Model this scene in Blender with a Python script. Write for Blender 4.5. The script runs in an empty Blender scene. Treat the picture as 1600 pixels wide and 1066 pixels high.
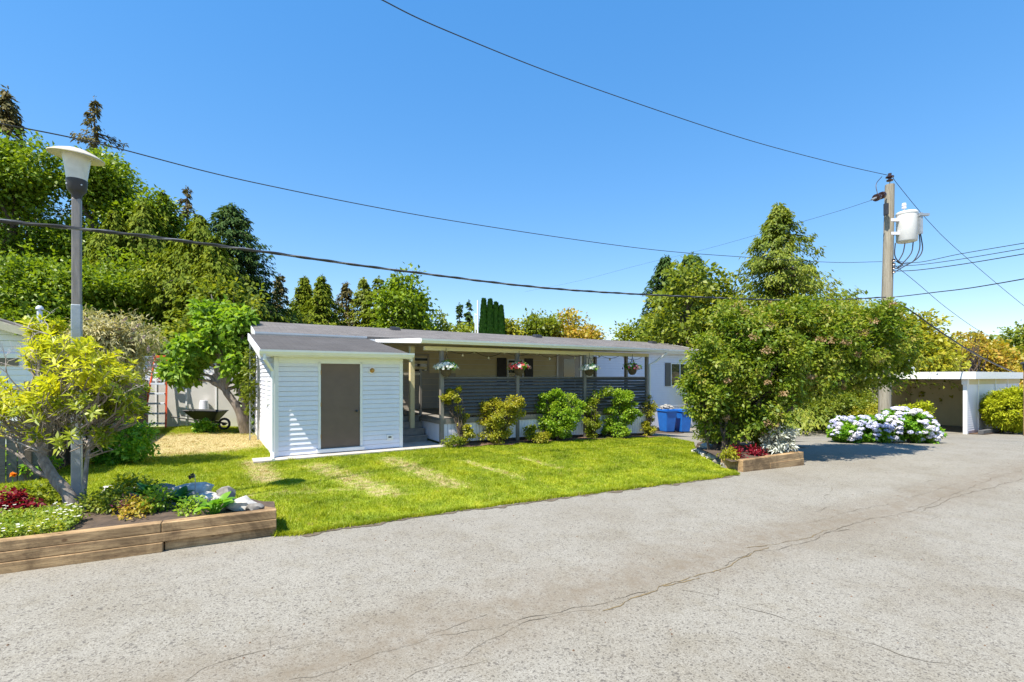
import bpy, bmesh, math, random
import numpy as np
from mathutils import Vector, Matrix
random.seed(7); RNG = np.random.default_rng(11)
R = math.radians; PI = math.pi
sc = bpy.context.scene; COL = sc.collection
EYE = 1.85; F = 760.0; HZ = 589.0

# ------------------------------------------------------------------ helpers
def ss(t):
    t = max(0.0, min(1.0, t)); return t*t*(3-2*t)
def terr(x, y):
    a = -.025*max(0, min(11, x+2))
    b = -.40*ss((y-14)/9)*ss(x/7)
    c = .12*ss((-x-7)/5)*ss((y-9)/6)
    return a+b+c
def at(px, py, D):                       # a spot seen along a bearing at distance D
    return Vector(((px-800)/F*D, D, EYE+(HZ-py)/F*D))
def G(px, py):                           # ground spot
    z = 0
    for _ in range(30):
        D = F*(EYE-z)/max(1, py-HZ); x = (px-800)/F*D; z = terr(x, D)
    return Vector((x, D, z))
def GD(px, D, dz=0):
    x = (px-800)/F*D
    return Vector((x, D, terr(x, D)+dz))
def tag(o, label=None, cat=None, group=None, kind=None):
    if label: o['label'] = label
    if cat: o['category'] = cat
    if group: o['group'] = group
    if kind: o['kind'] = kind
    return o
def empty(name, label, cat, loc=(0,0,0), rz=0, group=None):
    o = bpy.data.objects.new(name, None); COL.objects.link(o)
    o.location = loc; o.rotation_euler = (0,0,rz); o.empty_display_size = .2
    return tag(o, label, cat, group)
def link(name, me, mat=None, parent=None, loc=None, rz=0):
    if mat and not me.materials: me.materials.append(mat)
    o = bpy.data.objects.new(name, me); COL.objects.link(o)
    if parent: o.parent = parent
    if loc is not None: o.location = loc
    if rz: o.rotation_euler = (0,0,rz)
    return o
def copy_tree(o, parent=None):
    c = o.copy(); COL.objects.link(c)
    if parent: c.parent = parent
    for ch in list(o.children): copy_tree(ch, c)
    return c

class MB:
    def __init__(s): s.v = []; s.f = []; s.M = None
    def _add(s, vs, fs):
        n = len(s.v)
        if s.M is not None: vs = [s.M @ Vector(p) for p in vs]
        s.v += [tuple(p) for p in vs]; s.f += [tuple(i+n for i in f) for f in fs]
    def box(s, x0, x1, y0, y1, z0, z1):
        v = [(x0,y0,z0),(x1,y0,z0),(x1,y1,z0),(x0,y1,z0),(x0,y0,z1),(x1,y0,z1),(x1,y1,z1),(x0,y1,z1)]
        s._add(v, [(0,3,2,1),(4,5,6,7),(0,1,5,4),(1,2,6,5),(2,3,7,6),(3,0,4,7)]); return s
    def bbox(s, x0, x1, y0, y1, z0, z1, b=.006):      # box with chamfered edges
        bm = bmesh.new(); bmesh.ops.create_cube(bm, size=1)
        for v in bm.verts:
            v.co = Vector((x0+(v.co.x+.5)*(x1-x0), y0+(v.co.y+.5)*(y1-y0), z0+(v.co.z+.5)*(z1-z0)))
        bmesh.ops.bevel(bm, geom=bm.edges[:], offset=b, segments=2, affect='EDGES', profile=.5)
        bm.verts.index_update()
        s._add([v.co.copy() for v in bm.verts], [tuple(v.index for v in f.verts) for f in bm.faces]); bm.free(); return s
    def hexa(s, p):     # 8 points, bottom 4 then top 4
        s._add(p, [(0,3,2,1),(4,5,6,7),(0,1,5,4),(1,2,6,5),(2,3,7,6),(3,0,4,7)]); return s
    def quad(s, *p): s._add(p, [tuple(range(len(p)))]); return s
    def bar(s, a, b, w, h=None, up=(0,0,1)):
        a = Vector(a); b = Vector(b); h = h or w; d = (b-a).normalized()
        sx = d.cross(Vector(up)); 
        if sx.length < 1e-4: sx = Vector((1,0,0))
        sx.normalize(); sy = sx.cross(d)
        p = []
        for q in (a, b):
            for i, j in ((-1,-1),(1,-1),(1,1),(-1,1)): p.append(q+sx*i*w/2+sy*j*h/2)
        s._add(p, [(0,1,2,3),(7,6,5,4),(0,4,5,1),(1,5,6,2),(2,6,7,3),(3,7,4,0)]); return s
    def tube(s, pts, rad, n=8, cap=True):
        pts = [Vector(p) for p in pts]
        if not hasattr(rad, '__len__'): rad = [rad]*len(pts)
        vs = []; fs = []; pu = None
        for i, p in enumerate(pts):
            d = (pts[min(i+1,len(pts)-1)]-pts[max(i-1,0)]).normalized()
            if pu is None: pu = Vector((0,0,1)) if abs(d.z) < .9 else Vector((1,0,0))
            sx = d.cross(pu); sx.normalize(); sy = sx.cross(d); pu = sy
            for k in range(n):
                t = 2*PI*k/n; vs.append(p+(sx*math.cos(t)+sy*math.sin(t))*rad[i])
        for i in range(len(pts)-1):
            for k in range(n):
                a = i*n+k; b = i*n+(k+1)%n; fs.append((a, b, b+n, a+n))
        if cap: fs.append(tuple(range(n-1,-1,-1))); fs.append(tuple(range((len(pts)-1)*n, len(pts)*n)))
        s._add(vs, fs); return s
    def lathe(s, prof, c=(0,0,0), n=24, cap=True):
        c = Vector(c); vs = []; fs = []
        for r, z in prof:
            for k in range(n):
                t = 2*PI*k/n; vs.append(c+Vector((r*math.cos(t), r*math.sin(t), z)))
        for i in range(len(prof)-1):
            for k in range(n):
                a = i*n+k; b = i*n+(k+1)%n; fs.append((a, b, b+n, a+n))
        if cap: fs.append(tuple(range(n-1,-1,-1))); fs.append(tuple(range((len(prof)-1)*n, len(prof)*n)))
        s._add(vs, fs); return s
    def mesh(s, name, smooth=False):
        me = bpy.data.meshes.new(name); me.from_pydata(s.v, [], s.f); me.validate(); me.update()
        if smooth:
            for p in me.polygons: p.use_smooth = True
            try: me.set_sharp_from_angle(angle=R(40))
            except Exception: pass
        return me
    def build(s, name, mat, parent=None, loc=None, rz=0, smooth=False):
        return link(name, s.mesh(name, smooth), mat, parent, loc, rz)

def quads_mesh(name, V, n=4):            # V: (N, n, 3) array -> N separate faces
    N = len(V); me = bpy.data.meshes.new(name)
    me.vertices.add(N*n); me.vertices.foreach_set('co', V.reshape(-1).astype(np.float32))
    me.loops.add(N*n); me.loops.foreach_set('vertex_index', np.arange(N*n, dtype=np.int32))
    me.polygons.add(N); me.polygons.foreach_set('loop_start', np.arange(0, N*n, n, dtype=np.int32))
    me.polygons.foreach_set('loop_total', np.full(N, n, dtype=np.int32))
    me.update(); me.validate(); return me
def unit(a): return a/np.maximum(np.linalg.norm(a, axis=-1, keepdims=True), 1e-9)
def leaf_quads(P, D, Nn, L, W, fold=.25, droop=0.0):   # P base, D direction, Nn normal hint
    D = unit(D); S = unit(np.cross(D, Nn)); U = np.cross(S, D)
    L = np.broadcast_to(np.asarray(L, float), (len(P),))[:, None]; W = np.broadcast_to(np.asarray(W, float), (len(P),))[:, None]
    tip = P+D*L-U*L*droop
    mid = P+D*L*.48
    a = mid+S*W/2+U*W*fold; b = mid-S*W/2+U*W*fold
    return np.stack([P, a, tip, b], 1)

def clip_cell(poly, x0, x1, y0, y1):
    def cut(ps, f, inter):
        out = []
        for i in range(len(ps)):
            a = ps[i-1]; b = ps[i]
            fa, fb = f(a), f(b)
            if fb:
                if not fa: out.append(inter(a, b))
                out.append(b)
            elif fa: out.append(inter(a, b))
        return out
    def ix(v): return lambda a, b: (v, a[1]+(b[1]-a[1])*(v-a[0])/(b[0]-a[0]))
    def iy(v): return lambda a, b: (a[0]+(b[0]-a[0])*(v-a[1])/(b[1]-a[1]), v)
    p = cut(poly, lambda q: q[0] >= x0, ix(x0))
    if p: p = cut(p, lambda q: q[0] <= x1, ix(x1))
    if p: p = cut(p, lambda q: q[1] >= y0, iy(y0))
    if p: p = cut(p, lambda q: q[1] <= y1, iy(y1))
    return p
def inside(poly, x, y):
    c = False
    for i in range(len(poly)):
        ax, ay = poly[i-1][0], poly[i-1][1]; bx, by = poly[i][0], poly[i][1]
        if (ay > y) != (by > y) and x < (bx-ax)*(y-ay)/(by-ay)+ax: c = not c
    return c
def sheet(name, poly, dz, mat, step=.5, zf=None, attr=None):
    poly = [(p[0], p[1]) for p in poly]
    xs = [p[0] for p in poly]; ys = [p[1] for p in poly]
    vid = {}; vs = []; fs = []
    i0, i1 = math.floor(min(xs)/step), math.ceil(max(xs)/step)
    j0, j1 = math.floor(min(ys)/step), math.ceil(max(ys)/step)
    for i in range(i0, i1):
        for j in range(j0, j1):
            p = clip_cell(poly, i*step, (i+1)*step, j*step, (j+1)*step)
            if len(p) < 3: continue
            f = []
            for q in p:
                k = (round(q[0], 4), round(q[1], 4))
                if k not in vid: vid[k] = len(vs); vs.append((k[0], k[1], (zf or terr)(*k)+dz))
                if vid[k] not in f: f.append(vid[k])
            if len(f) >= 3: fs.append(f)
    me = bpy.data.meshes.new(name); me.from_pydata(vs, [], fs)
    bm = bmesh.new(); bm.from_mesh(me); bmesh.ops.recalc_face_normals(bm, faces=bm.faces)
    if sum(f.normal.z for f in bm.faces) < 0: bmesh.ops.reverse_faces(bm, faces=bm.faces)
    bm.to_mesh(me); bm.free()
    if attr:
        a = me.attributes.new('patch', 'FLOAT', 'POINT')
        a.data.foreach_set('value', attr(np.array([v.co.x for v in me.vertices]), np.array([v.co.y for v in me.vertices])))
    for p in me.polygons: p.use_smooth = True
    return link(name, me, mat)

# ------------------------------------------------------------------ materials
def newmat(name):
    m = bpy.data.materials.new(name); m.use_nodes = True; nt = m.node_tree
    return m, nt, nt.nodes['Principled BSDF'], nt.nodes['Material Output']
def nd(nt, t, **k):
    n = nt.nodes.new(t)
    for a, b in k.items():
        if a in n.inputs: n.inputs[a].default_value = b
        else: setattr(n, a, b)
    return n
def lnk(nt, a, b): nt.links.new(a, b)
def ramp(nt, stops):
    r = nt.nodes.new('ShaderNodeValToRGB'); e = r.color_ramp.elements
    while len(e) < len(stops): e.new(.5)
    for i, (p, c) in enumerate(stops): e[i].position = p; e[i].color = (*c, 1)
    return r
def coords(nt, scale=(1,1,1), rz=0):
    tc = nt.nodes.new('ShaderNodeTexCoord'); mp = nt.nodes.new('ShaderNodeMapping')
    mp.inputs['Scale'].default_value = scale; mp.inputs['Rotation'].default_value = (0,0,rz)
    lnk(nt, tc.outputs['Object'], mp.inputs['Vector']); return mp.outputs['Vector']
def noise(nt, vec, scale, detail=4, rough=.6, dist=0):
    n = nt.nodes.new('ShaderNodeTexNoise'); n.inputs['Scale'].default_value = scale
    n.inputs['Detail'].default_value = detail; n.inputs['Roughness'].default_value = rough; n.inputs['Distortion'].default_value = dist
    if vec is not None: lnk(nt, vec, n.inputs['Vector'])
    return n
def mixc(nt, fac, a, b, mode='MIX'):
    n = nt.nodes.new('ShaderNodeMix'); n.data_type = 'RGBA'; n.blend_type = mode
    for s, v in ((0, fac), (6, a), (7, b)):
        if hasattr(v, 'links'): lnk(nt, v, n.inputs[s])
        else: n.inputs[s].default_value = v if s == 0 else (*v, 1)
    return n.outputs[2]
def math_(nt, op, a, b=0.0, c=None, clamp=False):
    n = nt.nodes.new('ShaderNodeMath'); n.operation = op; n.use_clamp = clamp
    for i, v in enumerate((a, b) if c is None else (a, b, c)):
        if hasattr(v, 'links'): lnk(nt, v, n.inputs[i])
        else: n.inputs[i].default_value = v
    return n.outputs[0]
def bump(nt, bsdf, h, strength=.3, dist=.01):
    b = nt.nodes.new('ShaderNodeBump'); b.inputs['Strength'].default_value = strength; b.inputs['Distance'].default_value = dist
    lnk(nt, h, b.inputs['Height']); lnk(nt, b.outputs['Normal'], bsdf.inputs['Normal'])
def plain(name, c1, c2=None, scale=6, rough=.6, metal=0, bmp=.15, bscale=40, stretch=(1,1,1), detail=5):
    m, nt, b, o = newmat(name); c2 = c2 or tuple(x*.82 for x in c1)
    v = coords(nt, stretch); n = noise(nt, v, scale, detail)
    r = ramp(nt, [(.3, c2), (.7, c1)]); lnk(nt, n.outputs['Fac'], r.inputs['Fac'])
    lnk(nt, r.outputs['Color'], b.inputs['Base Color'])
    b.inputs['Roughness'].default_value = rough; b.inputs['Metallic'].default_value = metal
    if bmp:
        n2 = noise(nt, v, bscale, 4); bump(nt, b, n2.outputs['Fac'], bmp, .01)
    return m
def leafmat(name, cols, trans=.35, rough=.45, clump=1.2, clumpmix=.5):
    """leaf colours run from leaf to leaf and from clump to clump"""
    m, nt, b, o = newmat(name)
    g = nt.nodes.new('ShaderNodeNewGeometry'); v = coords(nt)
    n = noise(nt, v, clump, 2)
    f = math_(nt, 'MULTIPLY', g.outputs['Random Per Island'], 1-clumpmix)
    n_ = math_(nt, 'MULTIPLY_ADD', n.outputs['Fac'], clumpmix*2.2, -clumpmix*.6)
    f = math_(nt, 'ADD', f, n_, clamp=True)
    st = [(i/(len(cols)-1), c) for i, c in enumerate(cols)]
    r = ramp(nt, st); lnk(nt, f, r.inputs['Fac'])
    lnk(nt, r.outputs['Color'], b.inputs['Base Color']); b.inputs['Roughness'].default_value = rough
    b.inputs['Specular IOR Level'].default_value = .3 if rough < .58 else .08
    t = nt.nodes.new('ShaderNodeBsdfTranslucent')
    tcol = mixc(nt, 1.0, r.outputs['Color'], (1.5, 1.45, .55), 'MULTIPLY'); lnk(nt, tcol, t.inputs['Color'])
    mx = nt.nodes.new('ShaderNodeMixShader'); mx.inputs[0].default_value = trans
    lnk(nt, b.outputs[0], mx.inputs[1]); lnk(nt, t.outputs[0], mx.inputs[2]); lnk(nt, mx.outputs[0], o.inputs['Surface'])
    return m

def c8(r, g, b):
    f = lambda x: ((x/255+.055)/1.055)**2.4 if x > 10 else x/255/12.92
    return (f(r), f(g), f(b))

def road_mat():
    m, nt, b, o = newmat('asphalt'); v = coords(nt)
    ur = R(31.7)
    vs = coords(nt, (.12, 1, 1), 0)
    # aggregate
    vo = nd(nt, 'ShaderNodeTexVoronoi', Scale=125.0); lnk(nt, v, vo.inputs['Vector'])
    vo2 = nd(nt, 'ShaderNodeTexVoronoi', Scale=62.0); lnk(nt, v, vo2.inputs['Vector'])
    sep = nd(nt, 'ShaderNodeSeparateColor'); lnk(nt, vo.outputs['Color'], sep.inputs[0])
    sep2 = nd(nt, 'ShaderNodeSeparateColor'); lnk(nt, vo2.outputs['Color'], sep2.inputs[0])
    r1 = ramp(nt, [(0, (.115,.10,.08)), (.16, (.185,.168,.137)), (.28, (.225,.208,.173)), (.75, (.255,.237,.198)), (1, (.315,.294,.248))])
    lnk(nt, sep.outputs[0], r1.inputs['Fac'])
    dk = math_(nt, 'GREATER_THAN', sep2.outputs[1], .945)
    dk = math_(nt, 'MULTIPLY', dk, .7)
    col = mixc(nt, dk, r1.outputs['Color'], (.085,.075,.065))
    n1 = noise(nt, v, .55, 6, .62); n2 = noise(nt, v, 3.2, 6, .7)
    r2 = ramp(nt, [(.36, (.80,.75,.67)), (.5, (.98,.97,.95)), (.66, (1.1,1.1,1.1))]); lnk(nt, n1.outputs['Fac'], r2.inputs['Fac'])
    col = mixc(nt, .5, col, r2.outputs['Color'], 'MULTIPLY')
    r3 = ramp(nt, [(.34, (.87,.84,.78)), (.52, (1,1,1)), (.68, (1.06,1.06,1.06))]); lnk(nt, n2.outputs['Fac'], r3.inputs['Fac'])
    col = mixc(nt, .7, col, r3.outputs['Color'], 'MULTIPLY')
    # the worn, soil-stained seam that runs along the road
    sx = nt.nodes.new('ShaderNodeSeparateXYZ'); lnk(nt, v, sx.inputs[0])
    dx = math_(nt, 'ADD', sx.outputs[0], -1.45); dy = math_(nt, 'ADD', sx.outputs[1], -4.85)
    al = math_(nt, 'ADD', math_(nt, 'MULTIPLY', dx, .851), math_(nt, 'MULTIPLY', dy, .525))
    ac = math_(nt, 'ADD', math_(nt, 'MULTIPLY', dx, -.525), math_(nt, 'MULTIPLY', dy, .851))
    nw = noise(nt, v, 1.1, 5, .6)
    ac = math_(nt, 'ADD', ac, math_(nt, 'MULTIPLY_ADD', nw.outputs['Fac'], .9, -.45))
    d = math_(nt, 'ABSOLUTE', ac)
    band = nt.nodes.new('ShaderNodeMapRange'); lnk(nt, d, band.inputs['Value'])
    band.inputs['From Min'].default_value = .7; band.inputs['From Max'].default_value = .02
    n4 = noise(nt, v, 6, 6, .75)
    bf = math_(nt, 'MULTIPLY', band.outputs[0], math_(nt, 'MULTIPLY_ADD', n4.outputs['Fac'], 2.4, -.62, clamp=True), clamp=True)
    col = mixc(nt, math_(nt, 'MULTIPLY', bf, .9), col, (.165,.130,.088))
    # soil washed along the lawn side
    band2 = nt.nodes.new('ShaderNodeMapRange'); lnk(nt, ac, band2.inputs['Value'])
    band2.inputs['From Min'].default_value = 1.9; band2.inputs['From Max'].default_value = 3.6
    col = mixc(nt, math_(nt, 'MULTIPLY', band2.outputs[0], math_(nt, 'MULTIPLY_ADD', n2.outputs['Fac'], 1.3, -.35, clamp=True)), col, (.215,.195,.165))
    lnk(nt, col, b.inputs['Base Color']); b.inputs['Roughness'].default_value = .88
    h = math_(nt, 'ADD', vo.outputs['Distance'], math_(nt, 'MULTIPLY', n2.outputs['Fac'], .6))
    bump(nt, b, h, .3, .004)
    return m
def grass_mats():
    def colnet(nt, v, blade):
        n = noise(nt, v, 1.3, 5, .65); n2 = noise(nt, v, 7, 4, .7)
        r = ramp(nt, [(.30, (.165,.235,.010)), (.5, (.27,.34,.014)), (.7, (.38,.42,.022))]); lnk(nt, n.outputs['Fac'], r.inputs['Fac'])
        r2 = ramp(nt, [(.35, (.72,.78,.6)), (.65, (1.25,1.15,1.1))]); lnk(nt, n2.outputs['Fac'], r2.inputs['Fac'])
        c = mixc(nt, .8, r.outputs['Color'], r2.outputs['Color'], 'MULTIPLY')
        a = nt.nodes.new('ShaderNodeAttribute'); a.attribute_name = 'patch'
        k = math_(nt, 'ADD', a.outputs['Fac'], math_(nt, 'MULTIPLY_ADD', n2.outputs['Fac'], 2.2, -1.18))
        if blade:
            g = nt.nodes.new('ShaderNodeNewGeometry')
            rr = ramp(nt, [(0, (.75,.8,.7)), (1, (1.3,1.2,1.1))]); lnk(nt, g.outputs['Random Per Island'], rr.inputs['Fac'])
            c = mixc(nt, 1, c, rr.outputs['Color'], 'MULTIPLY')
            k = math_(nt, 'ADD', k, math_(nt, 'MULTIPLY_ADD', g.outputs['Random Per Island'], .5, -.25))
        k = math_(nt, 'MULTIPLY_ADD', k, 2.2, -.35, clamp=True)
        return mixc(nt, k, c, (.46,.37,.19))
    m, nt, b, o = newmat('turf'); v = coords(nt); c = colnet(nt, v, False)
    n5 = noise(nt, v, 60, 3); c = mixc(nt, .6, c, ramp2(nt, n5.outputs['Fac']), 'MULTIPLY')
    lnk(nt, c, b.inputs['Base Color']); b.inputs['Roughness'].default_value = .95; bump(nt, b, n5.outputs['Fac'], .6, .02)
    m2, nt, b, o = newmat('grass_blade'); v = coords(nt); c = colnet(nt, v, True)
    lnk(nt, c, b.inputs['Base Color']); b.inputs['Roughness'].default_value = .5; b.inputs['Specular IOR Level'].default_value = .25
    t = nt.nodes.new('ShaderNodeBsdfTranslucent'); lnk(nt, mixc(nt, 1, c, (1.4,1.3,.6), 'MULTIPLY'), t.inputs['Color'])
    mx = nt.nodes.new('ShaderNodeMixShader'); mx.inputs[0].default_value = .35
    lnk(nt, b.outputs[0], mx.inputs[1]); lnk(nt, t.outputs[0], mx.inputs[2]); lnk(nt, mx.outputs[0], o.inputs['Surface'])
    return m, m2
def ramp2(nt, fac):
    r = ramp(nt, [(.3, (.55,.6,.4)), (.7, (1.2,1.2,1.1))]); lnk(nt, fac, r.inputs['Fac']); return r.outputs['Color']
def wood_mat(name, c1, c2, knots=True, rough=.8):
    m, nt, b, o = newmat(name); v = coords(nt, (1.2, 14, 14)); n = noise(nt, v, 2.2, 6, .7, .6)
    r = ramp(nt, [(.32, c2), (.5, tuple((a+d)/2 for a, d in zip(c1, c2))), (.68, c1)]); lnk(nt, n.outputs['Fac'], r.inputs['Fac'])
    v2 = coords(nt); n2 = noise(nt, v2, 2.5, 4)
    c = mixc(nt, .6, r.outputs['Color'], ramp3(nt, n2.outputs['Fac']), 'MULTIPLY')
    if knots:
        n7 = noise(nt, v2, 1.1, 6, .75, .8); n8 = noise(nt, coords(nt, (3,40,40)), 3, 4, .8)
        k7 = ramp(nt, [(.42, (.38,.33,.27)), (.56, (1.05,1,.95))]); lnk(nt, n7.outputs['Fac'], k7.inputs['Fac']); c = mixc(nt, .8, c, k7.outputs['Color'], 'MULTIPLY')
        k8 = ramp(nt, [(.34, (.35,.28,.2)), (.42, (1,1,1))]); lnk(nt, n8.outputs['Fac'], k8.inputs['Fac']); c = mixc(nt, .7, c, k8.outputs['Color'], 'MULTIPLY')
        vo = nd(nt, 'ShaderNodeTexVoronoi', Scale=2.6); vv = coords(nt, (1, 1.5, 1.5)); lnk(nt, vv, vo.inputs['Vector'])
        k = ramp(nt, [(.04, (.3,.22,.15)), (.085, (1,1,1))]); lnk(nt, vo.outputs['Distance'], k.inputs['Fac'])
        c = mixc(nt, .85, c, k.outputs['Color'], 'MULTIPLY')
    lnk(nt, c, b.inputs['Base Color']); b.inputs['Roughness'].default_value = rough; bump(nt, b, n.outputs['Fac'], .4, .006)
    return m
def ramp3(nt, fac):
    r = ramp(nt, [(.3, (.72,.68,.62)), (.7, (1.1,1.08,1.05))]); lnk(nt, fac, r.inputs['Fac']); return r.outputs['Color']
def shingle_mat(kk=1.3, name='shingles'):
    m, nt, b, o = newmat(name); v = coords(nt)
    br = nt.nodes.new('ShaderNodeTexBrick'); lnk(nt, v, br.inputs['Vector'])
    br.inputs['Scale'].default_value = 1; br.inputs['Brick Width'].default_value = .30; br.inputs['Row Height'].default_value = .14
    br.inputs['Mortar Size'].default_value = .006; br.inputs['Color1'].default_value = (.098,.09,.084,1); br.inputs['Color2'].default_value = (.13,.12,.112,1)
    br.inputs['Mortar'].default_value = (.04,.037,.037,1); br.inputs['Bias'].default_value = 0
    n = noise(nt, v, 90, 3); n2 = noise(nt, v, 1.2, 5)
    c = mixc(nt, .7, br.outputs['Color'], ramp2b(nt, n.outputs['Fac']), 'MULTIPLY')
    c = mixc(nt, .7, c, ramp3(nt, n2.outputs['Fac']), 'MULTIPLY')
    c = mixc(nt, 1, c, (kk,kk,kk*1.02), 'MULTIPLY')
    lnk(nt, c, b.inputs['Base Color']); b.inputs['Roughness'].default_value = .92
    bump(nt, b, n.outputs['Fac'], .4, .004); return m
def ramp2b(nt, fac):
    r = ramp(nt, [(.3, (.7,.7,.72)), (.7, (1.3,1.3,1.3))]); lnk(nt, fac, r.inputs['Fac']); return r.outputs['Color']
def pole_mat():
    m, nt, b, o = newmat('weathered_pole'); v = coords(nt, (9, 9, .5)); n = noise(nt, v, 3, 6, .7)
    r = ramp(nt, [(.3, (.10,.08,.055)), (.45, (.25,.22,.165)), (.7, (.36,.33,.26))]); lnk(nt, n.outputs['Fac'], r.inputs['Fac'])
    lnk(nt, r.outputs['Color'], b.inputs['Base Color']); b.inputs['Roughness'].default_value = .85; bump(nt, b, n.outputs['Fac'], .6, .02)
    return m
def glass_mat(name, c, rough=.05):
    m, nt, b, o = newmat(name); b.inputs['Base Color'].default_value = (*c, 1); b.inputs['Roughness'].default_value = rough
    b.inputs['Specular IOR Level'].default_value = .8; return m

M = {}
M['road'] = road_mat(); M['turf'], M['blade'] = grass_mats()
M['timber'] = wood_mat('timber', (.54,.38,.20), (.21,.13,.065))
M['fence'] = wood_mat('grey_boards', (.13,.135,.14), (.06,.062,.065), False)
M['brownfence'] = wood_mat('brown_boards', (.13,.10,.08), (.06,.045,.035), False)
M['deckwood'] = plain('deck_paint', (.25,.23,.205), (.18,.165,.15), 8, .6)
M['shingle'] = shingle_mat(); M['shingle_dark'] = shingle_mat(.72, 'older_shingles'); M['pole'] = pole_mat()
M['white'] = plain('white_vinyl', (.80,.79,.86), (.75,.745,.82), 3, .45, bmp=.04)
M['trim'] = plain('white_trim', (.82,.82,.82), (.76,.76,.76), 5, .4, bmp=.03)
M['tan'] = plain('tan_paint', (.72,.62,.37), (.66,.56,.33), 3, .6, bmp=.05)
M['taupe'] = plain('taupe_siding', (.44,.39,.32), (.38,.335,.275), 4, .6, bmp=.05)
M['door'] = plain('brown_door', (.155,.105,.080), (.130,.088,.067), 4, .5, bmp=.04)
M['post'] = plain('brown_post', (.24,.215,.185), (.18,.16,.135), 6, .6)
M['slat'] = plain('grey_slat', (.125,.115,.10), (.09,.083,.073), 5, .55)
M['dark'] = plain('dark_shutter_and_shade', (.03,.025,.025), (.02,.018,.018), 5, .5)
M['shutter'] = plain('grey_shutter', (.12,.11,.11), (.09,.085,.085), 5, .5)
M['glass'] = glass_mat('window_glass', (.02,.03,.03)); 
M['soil'] = plain('soil', (.11,.075,.05), (.045,.03,.02), 9, .95, bmp=.8, bscale=30)
M['bark_mulch'] = plain('mulch', (.20,.12,.07), (.07,.04,.025), 14, .95, bmp=.8, bscale=45)
M['concrete'] = plain('concrete', (.50,.46,.42), (.36,.33,.29), 4, .9, bmp=.3, bscale=50)
M['stone'] = plain('grey_stone', (.30,.28,.25), (.10,.085,.07), 9, .85, bmp=.5, bscale=14)
M['stone2'] = plain('pale_stone', (.66,.62,.56), (.30,.27,.23), 9, .85, bmp=.5, bscale=14)
M['metal'] = plain('galvanised', (.42,.45,.48), (.30,.33,.36), 8, .45, .5)
M['lampiron'] = plain('dark_iron', (.05,.05,.055), (.03,.03,.035), 8, .5, .2)
M['lamppost'] = plain('brown_enamel', (.30,.265,.235), (.20,.175,.155), 5, .45, .3, stretch=(6,6,.8))
M['lampglass'] = plain('opal_glass', (.66,.66,.62), (.52,.52,.48), 9, .35, bmp=0)
M['cream'] = plain('cream_enamel', (.62,.56,.44), (.5,.44,.33), 5, .45)
M['black'] = plain('black_rubber', (.018,.018,.02), (.012,.012,.013), 8, .5)
M['cable'] = plain('cable_sheath', (.03,.03,.032), (.02,.02,.02), 20, .55)
M['cablepale'] = plain('alu_strand', (.22,.22,.23), (.12,.12,.13), 20, .4)  # paler tone for one strand of the twisted cable
M['blue'] = plain('blue_plastic', (.012,.14,.52), (.010,.11,.42), 4, .4, bmp=.05)
M['navy'] = plain('navy_plastic', (.012,.06,.22), (.01,.045,.17), 4, .4, bmp=.05)
M['orange'] = plain('orange_fibreglass', (.75,.10,.02), (.6,.075,.015), 5, .4)
M['alu'] = plain('aluminium', (.68,.72,.78), (.58,.62,.68), 8, .45, 0)
M['brass'] = plain('brass', (.5,.28,.08), (.4,.22,.06), 8, .3, .7)
M['bulb'] = glass_mat('bulb_glass', (.7,.65,.5), .1)
M['grey_transformer'] = plain('pale_enamel', (.72,.72,.70), (.66,.66,.64), 5, .4)
M['porcelain'] = plain('brown_porcelain', (.06,.03,.025), (.045,.022,.02), 8, .2)
M['greybark'] = plain('grey_bark', (.34,.29,.25), (.14,.11,.09), 6, .9, bmp=.6, stretch=(4,4,1))
M['bark'] = plain('brown_bark', (.13,.095,.07), (.06,.045,.032), 4, .9, bmp=.6, stretch=(4,4,1))
M['deadtwig'] = plain('dead_twig', (.50,.44,.40), (.32,.26,.23), 9, .8)
M['basket'] = plain('coir_basket', (.13,.09,.055), (.06,.045,.03), 20, .9)
M['white_petal'] = leafmat('white_petal', [(.62,.62,.60), (.85,.85,.85)], .2)
M['redpetal'] = leafmat('red_petal', [(.45,.01,.02), (.75,.04,.06), (.8,.35,.35)], .2)
M['redleaf'] = leafmat('crimson_leaf', [(.07,.006,.012), (.20,.008,.02), (.40,.02,.04)], .25)
M['orangepetal'] = leafmat('orange_petal', [(.75,.20,.01), (.85,.35,.03)], .25)
M['purplepetal'] = leafmat('plum_petal', [(.10,.015,.05), (.3,.05,.12), (.6,.4,.45)], .2)
M['hyd_blue'] = leafmat('blue_petal', [(.36,.38,.64), (.52,.53,.74), (.68,.67,.78)], .15, .6, 3, .4)
M['hyd_white'] = leafmat('lilac_petal', [(.58,.54,.68), (.70,.67,.76), (.80,.77,.80)], .15, .6, 3, .4)
M['buddleia'] = leafmat('faded_lilac_flower', [(.20,.13,.15), (.34,.25,.30), (.42,.34,.42)], .15)
# foliage
M['lf_maple'] = leafmat('maple_leaf', [(.062,.118,.011), (.168,.252,.016), (.314,.403,.028)], clump=.45)
M['lf_cedar'] = leafmat('cedar_leaf', [(.056,.095,.013), (.151,.202,.016), (.280,.302,.028)], .25, .65, clump=.45)
M['lf_dark'] = leafmat('fir_needle', [(.027,.060,.018), (.060,.113,.027), (.121,.167,.034)], .15, .6, clump=.6)
M['lf_brownish'] = leafmat('sparse_needle', [(.081,.074,.034), (.149,.135,.047), (.230,.162,.068)], .15, .6, clump=.8)
M['lf_olive'] = leafmat('olive_leaf', [(.081,.135,.016), (.189,.243,.027), (.365,.365,.047)], clump=.5)
M['lf_yellowgreen'] = leafmat('lime_leaf', [(.10,.16,.012), (.22,.27,.018), (.38,.38,.03)], clump=.8)
M['lf_golden'] = leafmat('golden_leaf', [(.13,.17,.015), (.32,.33,.025), (.5,.4,.05)], clump=2)
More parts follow.
